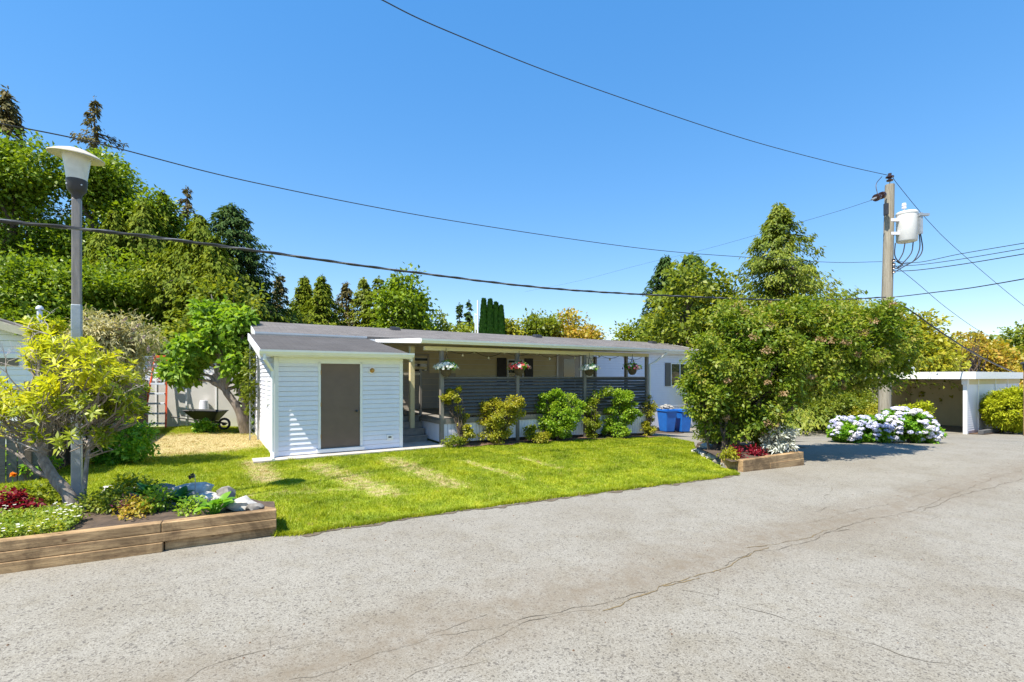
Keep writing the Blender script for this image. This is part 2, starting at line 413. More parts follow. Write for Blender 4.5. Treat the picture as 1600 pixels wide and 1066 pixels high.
M['lf_rust'] = leafmat('rusty_leaf', [(.176,.189,.027), (.405,.338,.041), (.567,.270,.054)], clump=.6)
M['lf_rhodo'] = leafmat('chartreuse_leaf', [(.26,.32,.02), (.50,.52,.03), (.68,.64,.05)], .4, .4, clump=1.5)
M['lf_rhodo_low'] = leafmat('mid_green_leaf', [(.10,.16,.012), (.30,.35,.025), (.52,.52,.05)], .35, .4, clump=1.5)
M['lf_budd'] = leafmat('sage_leaf', [(.22,.22,.11), (.40,.37,.19), (.55,.48,.30)], .25, .6, clump=1.5)
M['lf_fig'] = leafmat('fig_leaf', [(.081,.176,.016), (.176,.311,.024), (.378,.499,.068)], .4, .55, clump=1.2)
M['lf_vib'] = leafmat('viburnum_leaf', [(.035,.085,.010), (.105,.18,.013), (.25,.30,.028), (.42,.32,.12)], .35, .5, clump=1.6, clumpmix=.6)
M['lf_rusty_cluster'] = leafmat('seed_cluster', [(.20,.13,.06), (.34,.22,.11), (.42,.30,.18)], .2)
M['lf_cypress'] = leafmat('cypress_leaf', [(.020,.081,.014), (.041,.128,.016), (.081,.203,.027)], .15, clump=1)
M['lf_bergenia'] = leafmat('glossy_leaf', [(.02,.09,.010), (.04,.15,.015), (.10,.24,.03)], .3, .25, clump=2)
M['lf_lush'] = leafmat('lush_leaf', [(.068,.203,.014), (.162,.351,.024), (.378,.540,.054)], .4, .4, clump=2)
M['lf_bright'] = leafmat('bright_leaf', [(.10,.22,.015), (.24,.38,.025), (.42,.50,.06)], .4, .4, clump=2)
M['lf_silver'] = leafmat('silver_leaf', [(.36,.38,.32), (.52,.54,.48), (.62,.62,.55)], .15, .7, clump=2)
M['lf_white_ground'] = leafmat('cover_leaf', [(.10,.20,.02), (.26,.34,.04), (.42,.42,.07)], .35, .5, clump=3)

M['lf_globe'] = leafmat('golden_scale_leaf', [(.20,.26,.015), (.38,.42,.02), (.52,.52,.04)], .25, .6, clump=2.5)
# ------------------------------------------------------------------ house frame: a runs along the front, t runs back
S0 = Vector((-5.31, 10.9, 0)); HR = R(31.68)
U = Vector((math.cos(HR), math.sin(HR), 0)); V = Vector((-math.sin(HR), math.cos(HR), 0))
def H(a, t, z=0): return S0+U*a+V*t+Vector((0,0,z))
def AT(px, t):                            # along-front position seen at a bearing, on the plane t
    k = (px-800)/F; # x=kD ; (x-S0).V = t
    D = (t+S0.dot(V))/(k*V.x+V.y); return (Vector((k*D, D, 0))-S0).dot(U), D
def HZT(py, D): return EYE+(HZ-py)*D/F
def ground_under(a, t): p = H(a, t); return terr(p.x, p.y)

# ------------------------------------------------------------------ the setting
tag(sheet('ground', [(-90,-10),(120,-10),(120,160),(-90,160)], -.05, M['soil'], 4), kind='structure')
roadpoly = [(-25,-6),(45,-6),(45,21.5),(34,24),(26,23.3),(22.5,26.5),(7,29),(-25,29)]
road = sheet('road', roadpoly, 0, M['road'], .5); tag(road, kind='structure')
DSEG = [(G(p,q),G(r,s),w,k) for p,q,r,s,w,k in ((492,728,605,772,.40,.50),(608,718,708,760,.38,.50),(728,722,812,748,.18,.45),(815,716,870,732,.16,.4),(395,722,420,752,.35,.6),(560,745,562,746,.4,.4),(395,775,620,762,.22,.3))]
DB1 = G(300, 693); DB2 = G(385, 690)
def DRYV(x, y):
    sst = lambda t: np.clip(t,0,1)**2*(3-2*np.clip(t,0,1)); d = np.zeros_like(x)
    for a, b, w, s in DSEG:
        bx, by = b.x-a.x, b.y-a.y; t = np.clip(((x-a.x)*bx+(y-a.y)*by)/(bx*bx+by*by+1e-6), 0, 1)
        d = np.maximum(d, s*(1-sst((np.hypot(x-a.x-t*bx, y-a.y-t*by)-w*.2)/w)))
    d = np.maximum(d, .85*(1-sst((np.hypot((x-DB1.x)/2.6, (y-DB1.y)/2.6)-.55)/.6)))
    return np.maximum(d, .55*(1-sst((np.hypot((x-DB2.x)/1.3, (y-DB2.y)/2.2)-.4)/.6)))
def TERV(x, y):
    sst = lambda t: np.clip(t,0,1)**2*(3-2*np.clip(t,0,1))
    return -.025*np.clip(x+2,0,11)-.4*sst((y-14)/9)*sst(x/7)+.12*sst((-x-7)/5)*sst((y-9)/6)
g = lambda px, py: G(px, py)
_a = g(432,838); _b = g(0,897); _e = (_b-_a).normalized(); _n = Vector((-_e.y, _e.x, 0)); _n = _n if _n.y > 0 else -_n
lawnpoly = [_a+_n*.03+_e*.0, g(470,835), g(600,815), g(700,800), g(800,787), g(900,774), g(1000,762), g(1060,754), g(1120,747), g(1152,741), g(1133,726), g(1108,712), g(1086,700), g(1084,692), g(1030,682), H(12.1,-.2), H(12.2,5), H(-.5,12), (-24,22), (-24,3), _a+_e*9+_n*.1, _a+_e*.05+_n*.06]
lawn = sheet('lawn', lawnpoly, .012, M['turf'], .25, attr=DRYV); tag(lawn, kind='structure')
# concrete slab in front of the shed
sl = MB(); sl.box(-.45, 4.25, -.42, .1, -.1, .05); sl.box(2.96, 4.0, .1, .86, -.1, .05)
o = sl.build('path', M['concrete'], None, S0, HR); tag(o, kind='structure')
# mulch strip along the deck
pts = []
n = 26
for i in range(n+1):
    a = 4.3+i*(12.2-4.3)/n; p = H(a, -.55-.12*math.sin(i*1.7)-.07*math.sin(i*4.1)); pts.append((p.x, p.y))
pts += [H(12.25,.5)[:2], H(4.3,.5)[:2]]
pts_bed = [tuple(q) for q in [(p[0],p[1]) for p in pts]]
tag(sheet('deck_bed', pts, .04, M['bark_mulch'], .5), kind='structure')

# ------------------------------------------------------------------ left planter and its bed
PA = G(432, 838); PB = G(0, 897); pd = (PB-PA); pd.z = 0; pd.normalize(); pn = Vector((pd.y, -pd.x, 0))
if pn.y < 0: pn = -pn
TL = 4.6
def zbed(x, y):
    q = Vector((x, y, 0))-PA; q.z = 0; s = q.dot(pn)
    return .245*(1-ss((s-1.0)/2.6))+.02
b2 = [PA-pd*-.02+pn*.12, g(418,797), g(405,786), g(372,777), g(335,771), g(290,765), g(230,763), g(175,764), g(140,762), g(95,757), g(45,752), g(-60,762), PA+pd*TL+pn*.12]
# keep only sensible order: front line then the stone line at the back
bedL = [(PA+pn*.12)[:2], (PA+pn*.55+pd*.02)[:2], (PA+pn*1.0+pd*.35)[:2], (PA+pn*1.45+pd*.95)[:2], (PA+pn*1.9+pd*1.6)[:2], (PA+pn*2.2+pd*2.3)[:2], (PA+pn*2.7+pd*3.0)[:2], (PA+pn*3.3+pd*3.6)[:2], (PA+pn*3.6+pd*TL*1.15)[:2], (PA+pn*.12+pd*TL*1.15)[:2]]
tag(sheet('flower_bed', bedL, 0, M['soil'], .2, zf=lambda x, y: zbed(x, y)+.02*math.sin(x*9)*math.sin(y*8)), kind='structure')
ang = math.atan2(-pd.y, -pd.x)
pl = empty('timber_edging', 'long low retaining edge of weathered brown timbers beside the road under the chartreuse shrub', 'planter edge', PA, ang)
# local x runs from -TL (left) to 0 (right end); local -y faces the road
def timber(x0, x1, y0, y1, z0, z1, name='timber'):
    mb = MB(); mb.bbox(x0, x1, y0, y1, z0, z1, .008); return mb.build(name, M['timber'], pl)
timber(-TL, -1.10, -.0, .12, .205, .305); timber(-1.095, 0, 0, .12, .205, .305)
timber(-TL, 0, -.006, .115, .105, .202)
timber(-TL, -1.08, -.014, .11, -.05, .102); timber(-1.07, 0, .03, .115, -.05, .102)
mb = MB(); mb.bbox(-.12, -.005, .125, .6, .12, .27, .008); mb.build('timber', M['timber'], pl)

# ------------------------------------------------------------------ siding helper (real lapped boards)
def laps(mb, a0, a1, z0, z1, y, exp=.112, proj=.018, zref=0, wall='front', x=0, gap=.009):
    k = math.floor((z0-zref)/exp)
    while zref+k*exp < z1-1e-4:
        b0 = zref+k*exp; t0 = max(z0, b0); t1 = min(z1, b0+exp)
        if t1-t0 > .004:
            p0 = proj*(1-(t0-b0)/exp); p1 = proj*(1-(t1-b0)/exp)
            bot = t0 == b0
            if bot: t0 += gap
            if wall == 'front':
                mb.quad((a0,y-p0,t0),(a1,y-p0,t0),(a1,y-p1,t1),(a0,y-p1,t1))
                if bot: mb.quad((a0,y+.008,t0),(a1,y+.008,t0),(a1,y-p0,t0),(a0,y-p0,t0))
            else:
                mb.quad((x-p0,a1,t0),(x-p0,a0,t0),(x-p1,a0,t1),(x-p1,a1,t1))
                if bot: mb.quad((x+.008,a1,t0),(x+.008,a0,t0),(x-p0,a0,t0),(x-p0,a1,t0))
        k += 1
def laps_holes(mb, a0, a1, z0, z1, y, holes, **k):
    cur = a0
    for (h0,h1,q0,q1) in sorted(holes):
        laps(mb, cur, h0, z0, z1, y, **k)
        if q0 > z0: laps(mb, h0, h1, z0, q0, y, **k)
        if q1 < z1: laps(mb, h0, h1, q1, z1, y, **k)
        cur = h1
    laps(mb, cur, a1, z0, z1, y, **k)
def gutter(mb, a0, a1, y, z):            # K-style profile, open top
    pr = [(0,0),(-.07,0),(-.085,.03),(-.11,.06),(-.115,.105),(-.10,.105),(-.095,.065),(-.07,.03),(-.0,.012)]
    n = len(pr); vs = [(a, y+p, z+q) for a in (a0, a1) for p, q in pr]
    fs = [(i, (i+1) % n, (i+1) % n+n, i+n) for i in range(n)]
    mb._add(vs, fs)
    for a in (a0, a1):
        mb.quad((a,y,z),(a,y-.07,z),(a,y-.085,z+.03),(a,y-.11,z+.06),(a,y-.115,z+.105),(a,y,z+.105))

# ------------------------------------------------------------------ storage shed
shed = empty('storage_shed', 'white clapboard storage shed with a brown door built against the long home', 'shed', S0, HR)
doorA0, doorA1, doorZ0, doorZ1 = .97, 1.87, .16, 2.16
mb = MB(); hole = [(doorA0-.05, doorA1+.05, 0, doorZ1+.05)]
laps_holes(mb, 0, 2.93, .06, 2.30, 0, hole, zref=.06)
laps(mb, 0, 3.98, -.05, 2.30, 0, zref=.06, wall='left', x=0)
# the left wall runs up to the sloping roof
k = 0
for i in range(6):
    z0 = 2.30+i*.112; y0 = max(0, (z0-2.30)/(.63/3.8)+.15)
    if y0 < 3.98: laps(mb, y0, 3.98, z0, z0+.112, 0, zref=.06+.112*20, wall='left', x=0)
mb.box(.02, 2.91, .02, 3.9, .0, 2.25); mb.build('siding', M['white'], shed)
mb = MB()
for (a0,a1,y0,y1) in ((-.022,.07,-.022,.07),(2.86,2.95,-.022,.07)): mb.bbox(a0,a1,y0,y1,.03,2.3,.004); mb.build('corner_board', M['trim'], shed); mb = MB()
mb.bbox(-.022,.06,3.85,3.99,-.1,2.9,.004)
mb.build('corner_board', M['trim'], shed)
mb = MB(); mb.box(.072, 2.858, -.03, -.002, 2.17, 2.32); mb.box(-.3, 3.08, -.3, .02, 2.305, 2.335); mb.build('frieze_board', M['trim'], shed)
zs = lambda t: 2.36+(t+.3)*(.66/4.05)
mb = MB(); mb.hexa([(-.3,-.3,zs(-.3)-.02),(3.08,-.3,zs(-.3)-.02),(3.08,3.82,zs(3.82)-.02),(-.3,3.82,zs(3.82)-.02),(-.3,-.3,zs(-.3)+.06),(3.08,-.3,zs(-.3)+.06),(3.08,3.82,zs(3.82)+.06),(-.3,3.82,zs(3.82)+.06)])
mb.build('roof', M['shingle_dark'], shed)
mb = MB(); mb.hexa([(-.33,-.3,zs(-.3)-.12),(-.302,-.3,zs(-.3)-.12),(-.302,3.8,zs(3.8)-.12),(-.33,3.8,zs(3.8)-.12),(-.33,-.3,zs(-.3)+.07),(-.302,-.3,zs(-.3)+.07),(-.302,3.8,zs(3.8)+.07),(-.33,3.8,zs(3.8)+.07)])
mb.hexa([(3.082,-.3,zs(-.3)-.12),(3.105,-.3,zs(-.3)-.12),(3.105,3.8,zs(3.8)-.12),(3.082,3.8,zs(3.8)-.12),(3.082,-.3,zs(-.3)+.03),(3.105,-.3,zs(-.3)+.03),(3.105,3.8,zs(3.8)+.03),(3.082,3.8,zs(3.8)+.03)])
mb.build('rake_board', M['trim'], shed)
mb = MB(); gutter(mb, -.34, 3.12, -.302, 2.335); mb.build('gutter', M['trim'], shed)
mb = MB(); mb.tube([(-.24,-.36,2.33),(-.24,-.36,2.24),(-.06,-.07,1.98),(-.06,-.07,.18),(-.07,-.16,.07),(-.08,-.42,.05)], .036, 8); mb.build('downspout', M['trim'], shed)
dr = MB(); dr.bbox(doorA0, doorA1, -.0, .04, doorZ0, doorZ1, .003); dr = dr.build('door', M['door'], shed)
mb = MB(); mb.lathe([(.0,-.0),(.028,.0),(.028,.012),(.012,.016),(.012,.035),(.028,.045),(.03,.06),(.02,.075),(0,.078)], n=14, cap=False)
mb.v = [(doorA1-.08+x, -z, 1.02+y) for x, y, z in mb.v]; mb.build('knob', M['lampiron'], dr, smooth=True)
for z in (.4,1.15,1.9):
    mb = MB(); mb.tube([(doorA0-.002,-.034,z),(doorA0-.002,-.034,z+.1)], .008, 8); mb.build('hinge', M['brass'], dr)
mb = MB(); mb.bbox(doorA0-.06, doorA0-.004, -.03, .03, doorZ0, doorZ1+.06, .004); mb.bbox(doorA1+.004, doorA1+.06, -.03, .03, doorZ0, doorZ1+.06, .004); mb.bbox(doorA0-.003, doorA1+.003, -.028, .03, doorZ1+.004, doorZ1+.06, .004)
mb.build('door_frame', M['trim'], shed)
mb = MB(); mb.bbox(doorA0-.1, doorA1+.1, -.06, .03, .07, doorZ0-.005, .006); mb.build('threshold', M['trim'], shed)
la, lD = AT(581, 0); lz = HZT(579, lD)
mb = MB(); mb.lathe([(0,0),(.06,0),(.06,.02),(.045,.03),(.05,.06),(.03,.085),(0,.09)], n=16, cap=False); mb.v = [(la+x, -.016-z, lz+y) for x, y, z in mb.v]; wl = mb.build('wall_light', M['brass'], shed, smooth=True)
mb = MB(); mb.lathe([(.075,0),(.09,.01),(.085,.02),(.02,.024)], n=20, cap=False); mb.v = [(la+x, -.012-z, lz+y) for x, y, z in mb.v]; mb.build('backplate', M['white'], wl, smooth=True)
va, vD = AT(609, 0); vz = HZT(683, vD)
mb = MB(); mb.bbox(va-.08, va+.08, -.035, 0, vz-.06, vz+.06, .004); vv = mb.build('wall_vent', M['trim'], shed)
mb = MB(); mb.box(va-.045, va+.03, -.04, -.03, vz-.015, vz+.02); mb.build('flap', M['dark'], vv)
mb = MB(); mb.bbox(-.05, 0, 1.35, 1.75, 1.15, 1.8, .006); mb.build('meter_box', M['trim'], shed)

# ------------------------------------------------------------------ main home
home = empty('mobile_home', 'long low white mobile home with grey shingle roof across the middle', 'house', S0, HR)
T = 4.0; LEN = 20.0
aT, _ = AT(928, T)
mb = MB(); laps(mb, 2.9, aT, .3, 2.98, T, exp=.2, proj=.008, zref=.3); mb.build('tan_wall', M['tan'], home)
w0, wD = AT(1048.5, T); w1, _ = AT(1066, T); wz0, wz1 = HZT(602, wD), HZT(569, wD)
mb = MB()
laps_holes(mb, aT+.06, LEN, .42, 2.98, T, [(w0, w0+1.3, wz0, wz1)], zref=.42)
laps(mb, T, 9.0, .3, 3.0, 0, zref=.06, wall='left', x=-.02)
mb.box(.0, LEN-.02, T+.03, 9.0, .3, 2.98)
mb.build('siding', M['white'], home)
mb = MB()
for i in range(60):
    a = 11.9+i*.2
    if a > LEN: break
    mb.box(a, a+.185, T+.0, T+.03, -1.0, .418)
mb.box(-.02, LEN, T+.04, 8.95, -1.0, .29); mb.build('skirting', M['white'], home)
mb = MB(); mb.bbox(aT-.05, aT+.055, T-.04, T+.02, .3, 2.98, .004); mb.build('corner_board', M['trim'], home); mb = MB(); mb.bbox(LEN-.08, LEN+.02, T-.03, T+.06, -.9, 2.98, .004); mb.build('corner_board', M['trim'], home); mb = MB(); mb.bbox(-.05,.04,T-.02,T+.06,-.1,2.98,.004); mb.build('corner_board', M['trim'], home)
zr0, zr1 = 3.10, 3.70
mb = MB()
yA, yB, yC = 3.72, 6.5, 9.28
mb.hexa([(-.15,yA,zr0-.03),(LEN+.15,yA,zr0-.03),(LEN+.15,yB,zr1-.06),(-.15,yB,zr1-.06),(-.15,yA,zr0+.05),(LEN+.15,yA,zr0+.05),(LEN+.15,yB,zr1+.03),(-.15,yB,zr1+.03)])
mb.hexa([(-.15,yB,zr1-.06),(LEN+.15,yB,zr1-.06),(LEN+.15,yC,zr0-.03),(-.15,yC,zr0-.03),(-.15,yB,zr1+.03),(LEN+.15,yB,zr1+.03),(LEN+.15,yC,zr0+.05),(-.15,yC,zr0+.05)])
roof = mb.build('roof', M['shingle'], home)
for px in (617, 839, 1019):
    a, D = AT(px, 6.1); mb = MB(); zz = zr0+.05+(6.1-yA)/(yB-yA)*(zr1-zr0)
    mb.hexa([(a-.19,5.9,zz-.1),(a+.19,5.9,zz-.1),(a+.19,6.25,zz-.05),(a-.19,6.25,zz-.05),(a-.15,5.95,zz+.07),(a+.15,5.95,zz+.07),(a+.15,6.2,zz+.11),(a-.15,6.2,zz+.11)])
    mb.build('roof_vent', M['lampiron'], roof)
mb = MB()
for aa in (-.18, LEN+.155):
    for (p0,q0,p1,q1) in ((yA,zr0,yB,zr1),(yB,zr1,yC,zr0)):
        mb.hexa([(aa,p0,q0-.14),(aa+.025,p0,q0-.14),(aa+.025,p1,q1-.14),(aa,p1,q1-.14),(aa,p0,q0+.055),(aa+.025,p0,q0+.055),(aa+.025,p1,q1+.04),(aa,p1,q1+.04)])
mb.box(-.15, LEN+.15, yA, T+.02, zr0-.13, zr0-.032); mb.build('rake_board', M['trim'], home)
mb = MB(); gutter(mb, -.16, 3.02, yA, zr0-.06); mb.build('gutter', M['trim'], home); mb = MB(); gutter(mb, 12.5, LEN+.16, yA, zr0-.06); mb.build('gutter', M['trim'], home)
# gable triangles
for aa in (0.0, LEN-.02):
    mb = MB(); mb._add([(aa,T,2.97),(aa,yB,zr1-.05),(aa,9.0,2.97),(aa+.02,T,2.97),(aa+.02,yB,zr1-.05),(aa+.02,9.0,2.97)], [(0,1,2),(5,4,3),(0,3,4,1),(1,4,5,2),(2,5,3,0)]); mb.build('gable', M['white'], home)
def window(a0, a1, z0, z1, y, frame=M['trim'], fw=.05, mull=True):
    mb = MB(); d0, d1 = y-.035, y+.03
    mb.box(a0-fw,a0,d0,d1,z0-fw,z1+fw); mb.box(a1,a1+fw,d0,d1,z0-fw,z1+fw); mb.box(a0,a1,d0,d1,z1,z1+fw); mb.box(a0,a1,d0,d1,z0-fw,z0)
    if mull: mb.box((a0+a1)/2-.02,(a0+a1)/2+.02,d0+.004,d1,z0,z1)
    f = mb.build('window', frame, home)
    mb = MB(); mb.box(a0,a1,y-.004,y+.004,z0,z1); mb.build('pane', M['glass'], f); return f
f = window(w0, w0+1.25, wz0, wz1, T)
mb = MB(); mb.bbox(w0-.45, w0-.06, T-.05, T-.012, wz0-.04, wz1+.05, .005); mb.build('shutter', M['shutter'], home)
mb = MB(); mb.bbox(w0+1.31, w0+1.7, T-.05, T-.012, wz0-.04, wz1+.05, .005); mb.build('shutter', M['shutter'], home)
# something of warm colour behind the pane: a wooden blind
mb = MB(); 
for i in range(9): mb.box(w0+.02, w0+.6, T-.010, T-.006, wz0+.1+i*.06, wz0+.135+i*.06)
mb.build('blind', M['timber'], f)
# window under the porch, between dark shutters
x0, xD = AT(776, T); x1, _ = AT(790.5, T); x2, _ = AT(819, T); x3, _ = AT(832, T); zt = HZT(559, xD)
for p, q in ((x0, x1), (x2, x3)):
    mb = MB(); mb.bbox(p, q, T-.05, T-.012, 1.5, zt, .005); mb.build('shutter', M['dark'], home)
window(x1+.10, x2-.10, 1.55, HZT(563, xD), T)
# glazed front door
d0, dD = AT(880, T); d1, _ = AT(897, T)
mb = MB(); mb.bbox(d0-.28, d1+.28, T-.03, T-.011, .74, HZT(556, dD), .004); fd = mb.build('front_door', M['taupe'], home)
mb = MB(); mb.box(d0, d1, T-.036, T-.031, 1.35, HZT(561, dD)); mb.build('pane', M['glass'], fd)
mb = MB(); zt2 = HZT(554, dD); mb.box(d0-.36, d0-.29, T-.05, T-.011, .74, zt2+.06); mb.box(d1+.29, d1+.36, T-.05, T-.011, .74, zt2+.06); mb.box(d0-.289, d1+.289, T-.05, T-.011, zt2, zt2+.06); mb.build('door_frame', M['trim'], fd)
# darker boarded corner beside the steps with a black window
c0, cD = AT(648, T-.03); c1, _ = AT(668, T-.03); c2, _ = AT(700, T-.03)
mb = MB(); laps(mb, c0-.9, c2+.3, .74, HZT(583, cD), T-.03, exp=.21, proj=.02, zref=.74); mb.build('porch_siding', M['taupe'], home)
f = window(c0-.05, c1, HZT(580, cD), HZT(556, cD), T, M['taupe'], .07, False)
# white mast behind the roof
o = empty('mast', 'slim white mast rising behind the home roof beside the dark columnar cypresses', 'pole', GD(746.5, 27))
mb = MB(); mb.tube([(0,0,0),(0,0,6.1)], [.06,.045], 10); mb.build('shaft', M['trim'], o, smooth=True)
mb = MB(); mb.tube([(-.14,0,0),(-.14,0,5.4)], .03, 8); mb.tube([(-.14,0,5.3),(0,0,5.3)], .02, 6); mb.build('conduit', M['trim'], o)

# ------------------------------------------------------------------ covered porch
porch = empty('covered_porch', 'raised covered deck with grey louvred privacy screens along the home front', 'porch', S0, HR)
A0, A1 = 4.03, 11.80
zp = lambda t: 2.80+(t+.3)*(.22/4.0)
mb = MB(); mb.hexa([(3.36,-.3,zp(-.3)-.09),(12.42,-.3,zp(-.3)-.09),(12.42,3.7,zp(3.7)-.09),(3.36,3.7,zp(3.7)-.09),(3.36,-.3,zp(-.3)),(12.42,-.3,zp(-.3)),(12.42,3.7,zp(3.7)),(3.36,3.7,zp(3.7))])
pr = mb.build('porch_roof', M['tan'], porch)
mb = MB(); mb.hexa([(3.33,-.32,zp(-.3)+.002),(12.45,-.32,zp(-.3)+.002),(12.45,3.75,zp(3.7)+.03),(3.33,3.75,zp(3.7)+.03),(3.33,-.32,zp(-.3)+.03),(12.45,-.32,zp(-.3)+.03),(12.45,3.75,zp(3.7)+.06),(3.33,3.75,zp(3.7)+.06)]); mb.build('shingles', M['shingle'], pr)
mb = MB(); gutter(mb, 3.3, 12.46, -.322, zp(-.3)-.085); mb.build('gutter', M['trim'], porch)
mb = MB(); mb.hexa([(3.30,-.3,zp(-.3)-.09),(3.328,-.3,zp(-.3)-.09),(3.328,3.7,zp(3.7)-.05),(3.30,3.7,zp(3.7)-.05),(3.30,-.3,zp(-.3)+.04),(3.328,-.3,zp(-.3)+.04),(3.328,3.7,zp(3.7)+.05),(3.30,3.7,zp(3.7)+.05)]); mb.build('rake_board', M['trim'], porch)
mb = MB(); mb.box(A0-.5, A1+.06, -.05, .05, 2.55, 2.655); mb.build('beam', M['tan'], porch)
fr = [AT(px, 0)[0] for px in (690, 808, 913)]+[A1]
gz = lambda a, t=0: ground_under(a, t)
def post(a, t, z0, z1, w=.1, mat='post', name='post'):
    mb = MB(); mb.bbox(a-w/2, a+w/2, t-w/2, t+w/2, z0, z1, .005); return mb.build(name, M[mat], porch)
for a in fr: post(a, 0, gz(a)-.05, 2.55)
for t in (1.0, 2.7): post(A1, t, .74, 2.66, .1)
pa, pD = AT(643.5, 1.3); post(pa, 1.3, .1, 2.72, .13, 'tan', 'wide_post')
pa, pD = AT(657, 1.55); post(pa, 1.55, .1, 2.08, .07, 'post', 'newel_post')
mb = MB(); mb.box(A0-1.0, A0-.03, 1.5, 1.56, 1.9, 1.97); mb.build('handrail', M['taupe'], porch)
pb_, _ = AT(684, 2.4)
# deck platform
mb = MB()
for i in range(27): mb.box(A0-.02, A1+.06, .0+i*.148, .14+i*.148, .695, .73)
for i in range(17): mb.box(2.96, A0-.024, 1.5+i*.148, 1.64+i*.148, .695, .73)
mb.build('deck_boards', M['deckwood'], porch)
mb = MB(); mb.box(A0-.03, A1+.065, -.035, -.003, .585, .725); mb.box(A0-.06, A0-.031, -.03, 3.9, .585, .69); mb.build('rim_board', M['post'], porch)
# white skirt boards
mb = MB(); a = A0+.06
while a < A1:
    mb.box(a, min(a+.098, A1), -.012, .012, max(.08, gz(a)+.1) if a < 7 else gz(a)+.12, .584); a += .108
t = .05
while t < 1.6: mb.box(A0-.012, A0+.012, t, t+.098, .1, .584); t += .108
t = .05
while t < 3.9: mb.box(A1+.0, A1+.03, t, t+.098, gz(A1, t)+.08, .584); t += .108
mb.build('skirt_boards', M['white'], porch)
mb = MB(); mb.box(A0+.1, A1-.03, .04, .07, -.4, .55); mb.build('underdeck_shade', M['dark'], porch)  # near-black sheet added to stand for the shade under the deck
# steps
for i in range(4):
    z = .05+.17*(i+1); t0 = .84+.22*i
    mb = MB(); mb.bbox(2.97, A0-.065, t0-.02, t0+.27, z-.035, z, .004); mb.box(2.98, A0-.07, t0+.005, t0+.03, z-.17, z-.036); mb.build('step', M['deckwood'], porch)
# louvred screens between the posts
for i in range(3):
    a0, a1 = fr[i]+.052, fr[i+1]-.052; mb = MB(); z = .86
    while z < 1.78:
        mb.hexa([(a0,-.034,z),(a1,-.034,z),(a1,.022,z+.078),(a0,.022,z+.078),(a0,-.026,z+.004),(a1,-.026,z+.004),(a1,.034,z+.084),(a0,.034,z+.084)]); z += .096
    s = mb.build('privacy_screen', M['slat'], porch)
    mb = MB(); mb.box(a0, a1, -.03, .03, 1.80, 1.85); mb.box(a0, a1, -.03, .03, .80, .84); mb.build('rail', M['slat'], s)
mb = MB(); z = .86
while z < 1.8: mb.box(A1-.015, A1+.015, .06, 3.9, z, z+.05); z += .13
mb.box(A1-.03, A1+.03, .06, 3.9, 1.8, 1.85); mb.build('side_railing', M['slat'], porch)
mb = MB(); zz = zp(-.3)-.09
mb.tube([(12.38,-.37,zz),(12.38,-.36,zz-.06),(12.1,-.1,zz-.33),(11.93,-.03,zz-.42),(11.93,-.03,gz(A1)+.1)], .04, 8); mb.build('downspout', M['trim'], porch)
# string lights
sl = MB(); bl = []
for i in range(8):
    a0 = 4.4+i*.98; a1 = a0+.98; pts = []
    for k in range(9):
        s = k/8; pts.append((a0+(a1-a0)*s, .5+.25*math.sin(i*1.3), 2.62-.16*4*s*(1-s)*(1.0 if i % 2 else .7)))
    sl.tube(pts, .007, 5, False); bl.append(pts[4]); bl.append(pts[0])
st = empty('string_lights', 'string of small round bulbs looping under the porch roof', 'string lights', S0, HR)
sl.build('wire', M['cable'], st)
for p in bl:
    mb = MB(); mb.lathe([(.0,-.085),(.025,-.075),(.034,-.05),(.024,-.02),(.015,0)], p, 10, False); mb.build('bulb', M['bulb'], st, smooth=True)

# ------------------------------------------------------------------ carport on the right
CP = GD(1511, 21.0); CP.z = 0; cz = terr(CP.x, CP.y)
cp = empty('carport', 'open white carport with a flat roof and dark inside beyond the driveway', 'carport', (CP.x, CP.y, cz), HR)
CL, CW = 7.4, 3.5; ch = 2.0-cz-.0    # local x along house axis, y back
mb = MB(); zt = ch+.04
mb.box(-.35, CL, -.35, CW+.3, zt-.06, zt); mb.build('roof', M['white'], cp)
mb = MB(); mb.box(-.38,-.35,-.38,CW+.33,zt-.28,zt+.03); mb.box(-.349,CL+.03,-.38,-.352,zt-.28,zt+.03); mb.box(-.349,CL+.03,CW+.302,CW+.33,zt-.28,zt+.03); mb.build('fascia', M['trim'], cp)
mb = MB(); laps(mb, .06, CL, .12, zt-.3, 0, exp=.1, proj=.012, zref=.12); mb.box(.05, CL, .012, .05, .0, zt-.07); mb.build('side_wall', M['white'], cp)
mb = MB(); mb.box(4.2, 4.28, .06, CW-.07, 0, zt-.07); mb.box(.5, CL-.09, CW-.06, CW, 0, zt-.07); mb.build('inner_wall', M['tan'], cp)
mb = MB(); mb.bbox(-.1,.04,-.03,.11,.0,zt-.3,.006); mb.build('post', M['trim'], cp)
mb = MB(); mb.bbox(-.16,.05,-.06,.14,zt-.52,zt-.29,.006); mb.build('post_cap', M['trim'], cp)
mb = MB(); mb.bbox(-.1,.12,CW-.2,CW+.05,.0,zt-.07,.006); mb.build('wide_post', M['taupe'], cp)
for x in (1.3, 3.6, 5.4):
    mb = MB(); mb.bbox(x, x+.09, -.035, .0, .1, zt-.07, .004); mb.build('batten', M['trim'], cp)
mb = MB(); mb.box(.05, CL, -.028, -.003, zt-.52, zt-.29); mb.build('frieze_board', M['tan'], cp)
mb = MB(); mb.lathe([(0,.0),(.25,.02),(.4,.08),(.47,.16),(.45,.16),(.38,.09),(.24,.035),(0,.015)], n=24, cap=False)
o = mb.build('satellite_dish', M['metal'], None, H(0,0) if False else None, smooth=True)
o.location = (CP.x-.9, CP.y+2.3, cz+zt+.25); o.rotation_euler = (R(75), R(10), R(10)); tag(o, 'round grey dish lying low on the carport roof', 'dish')
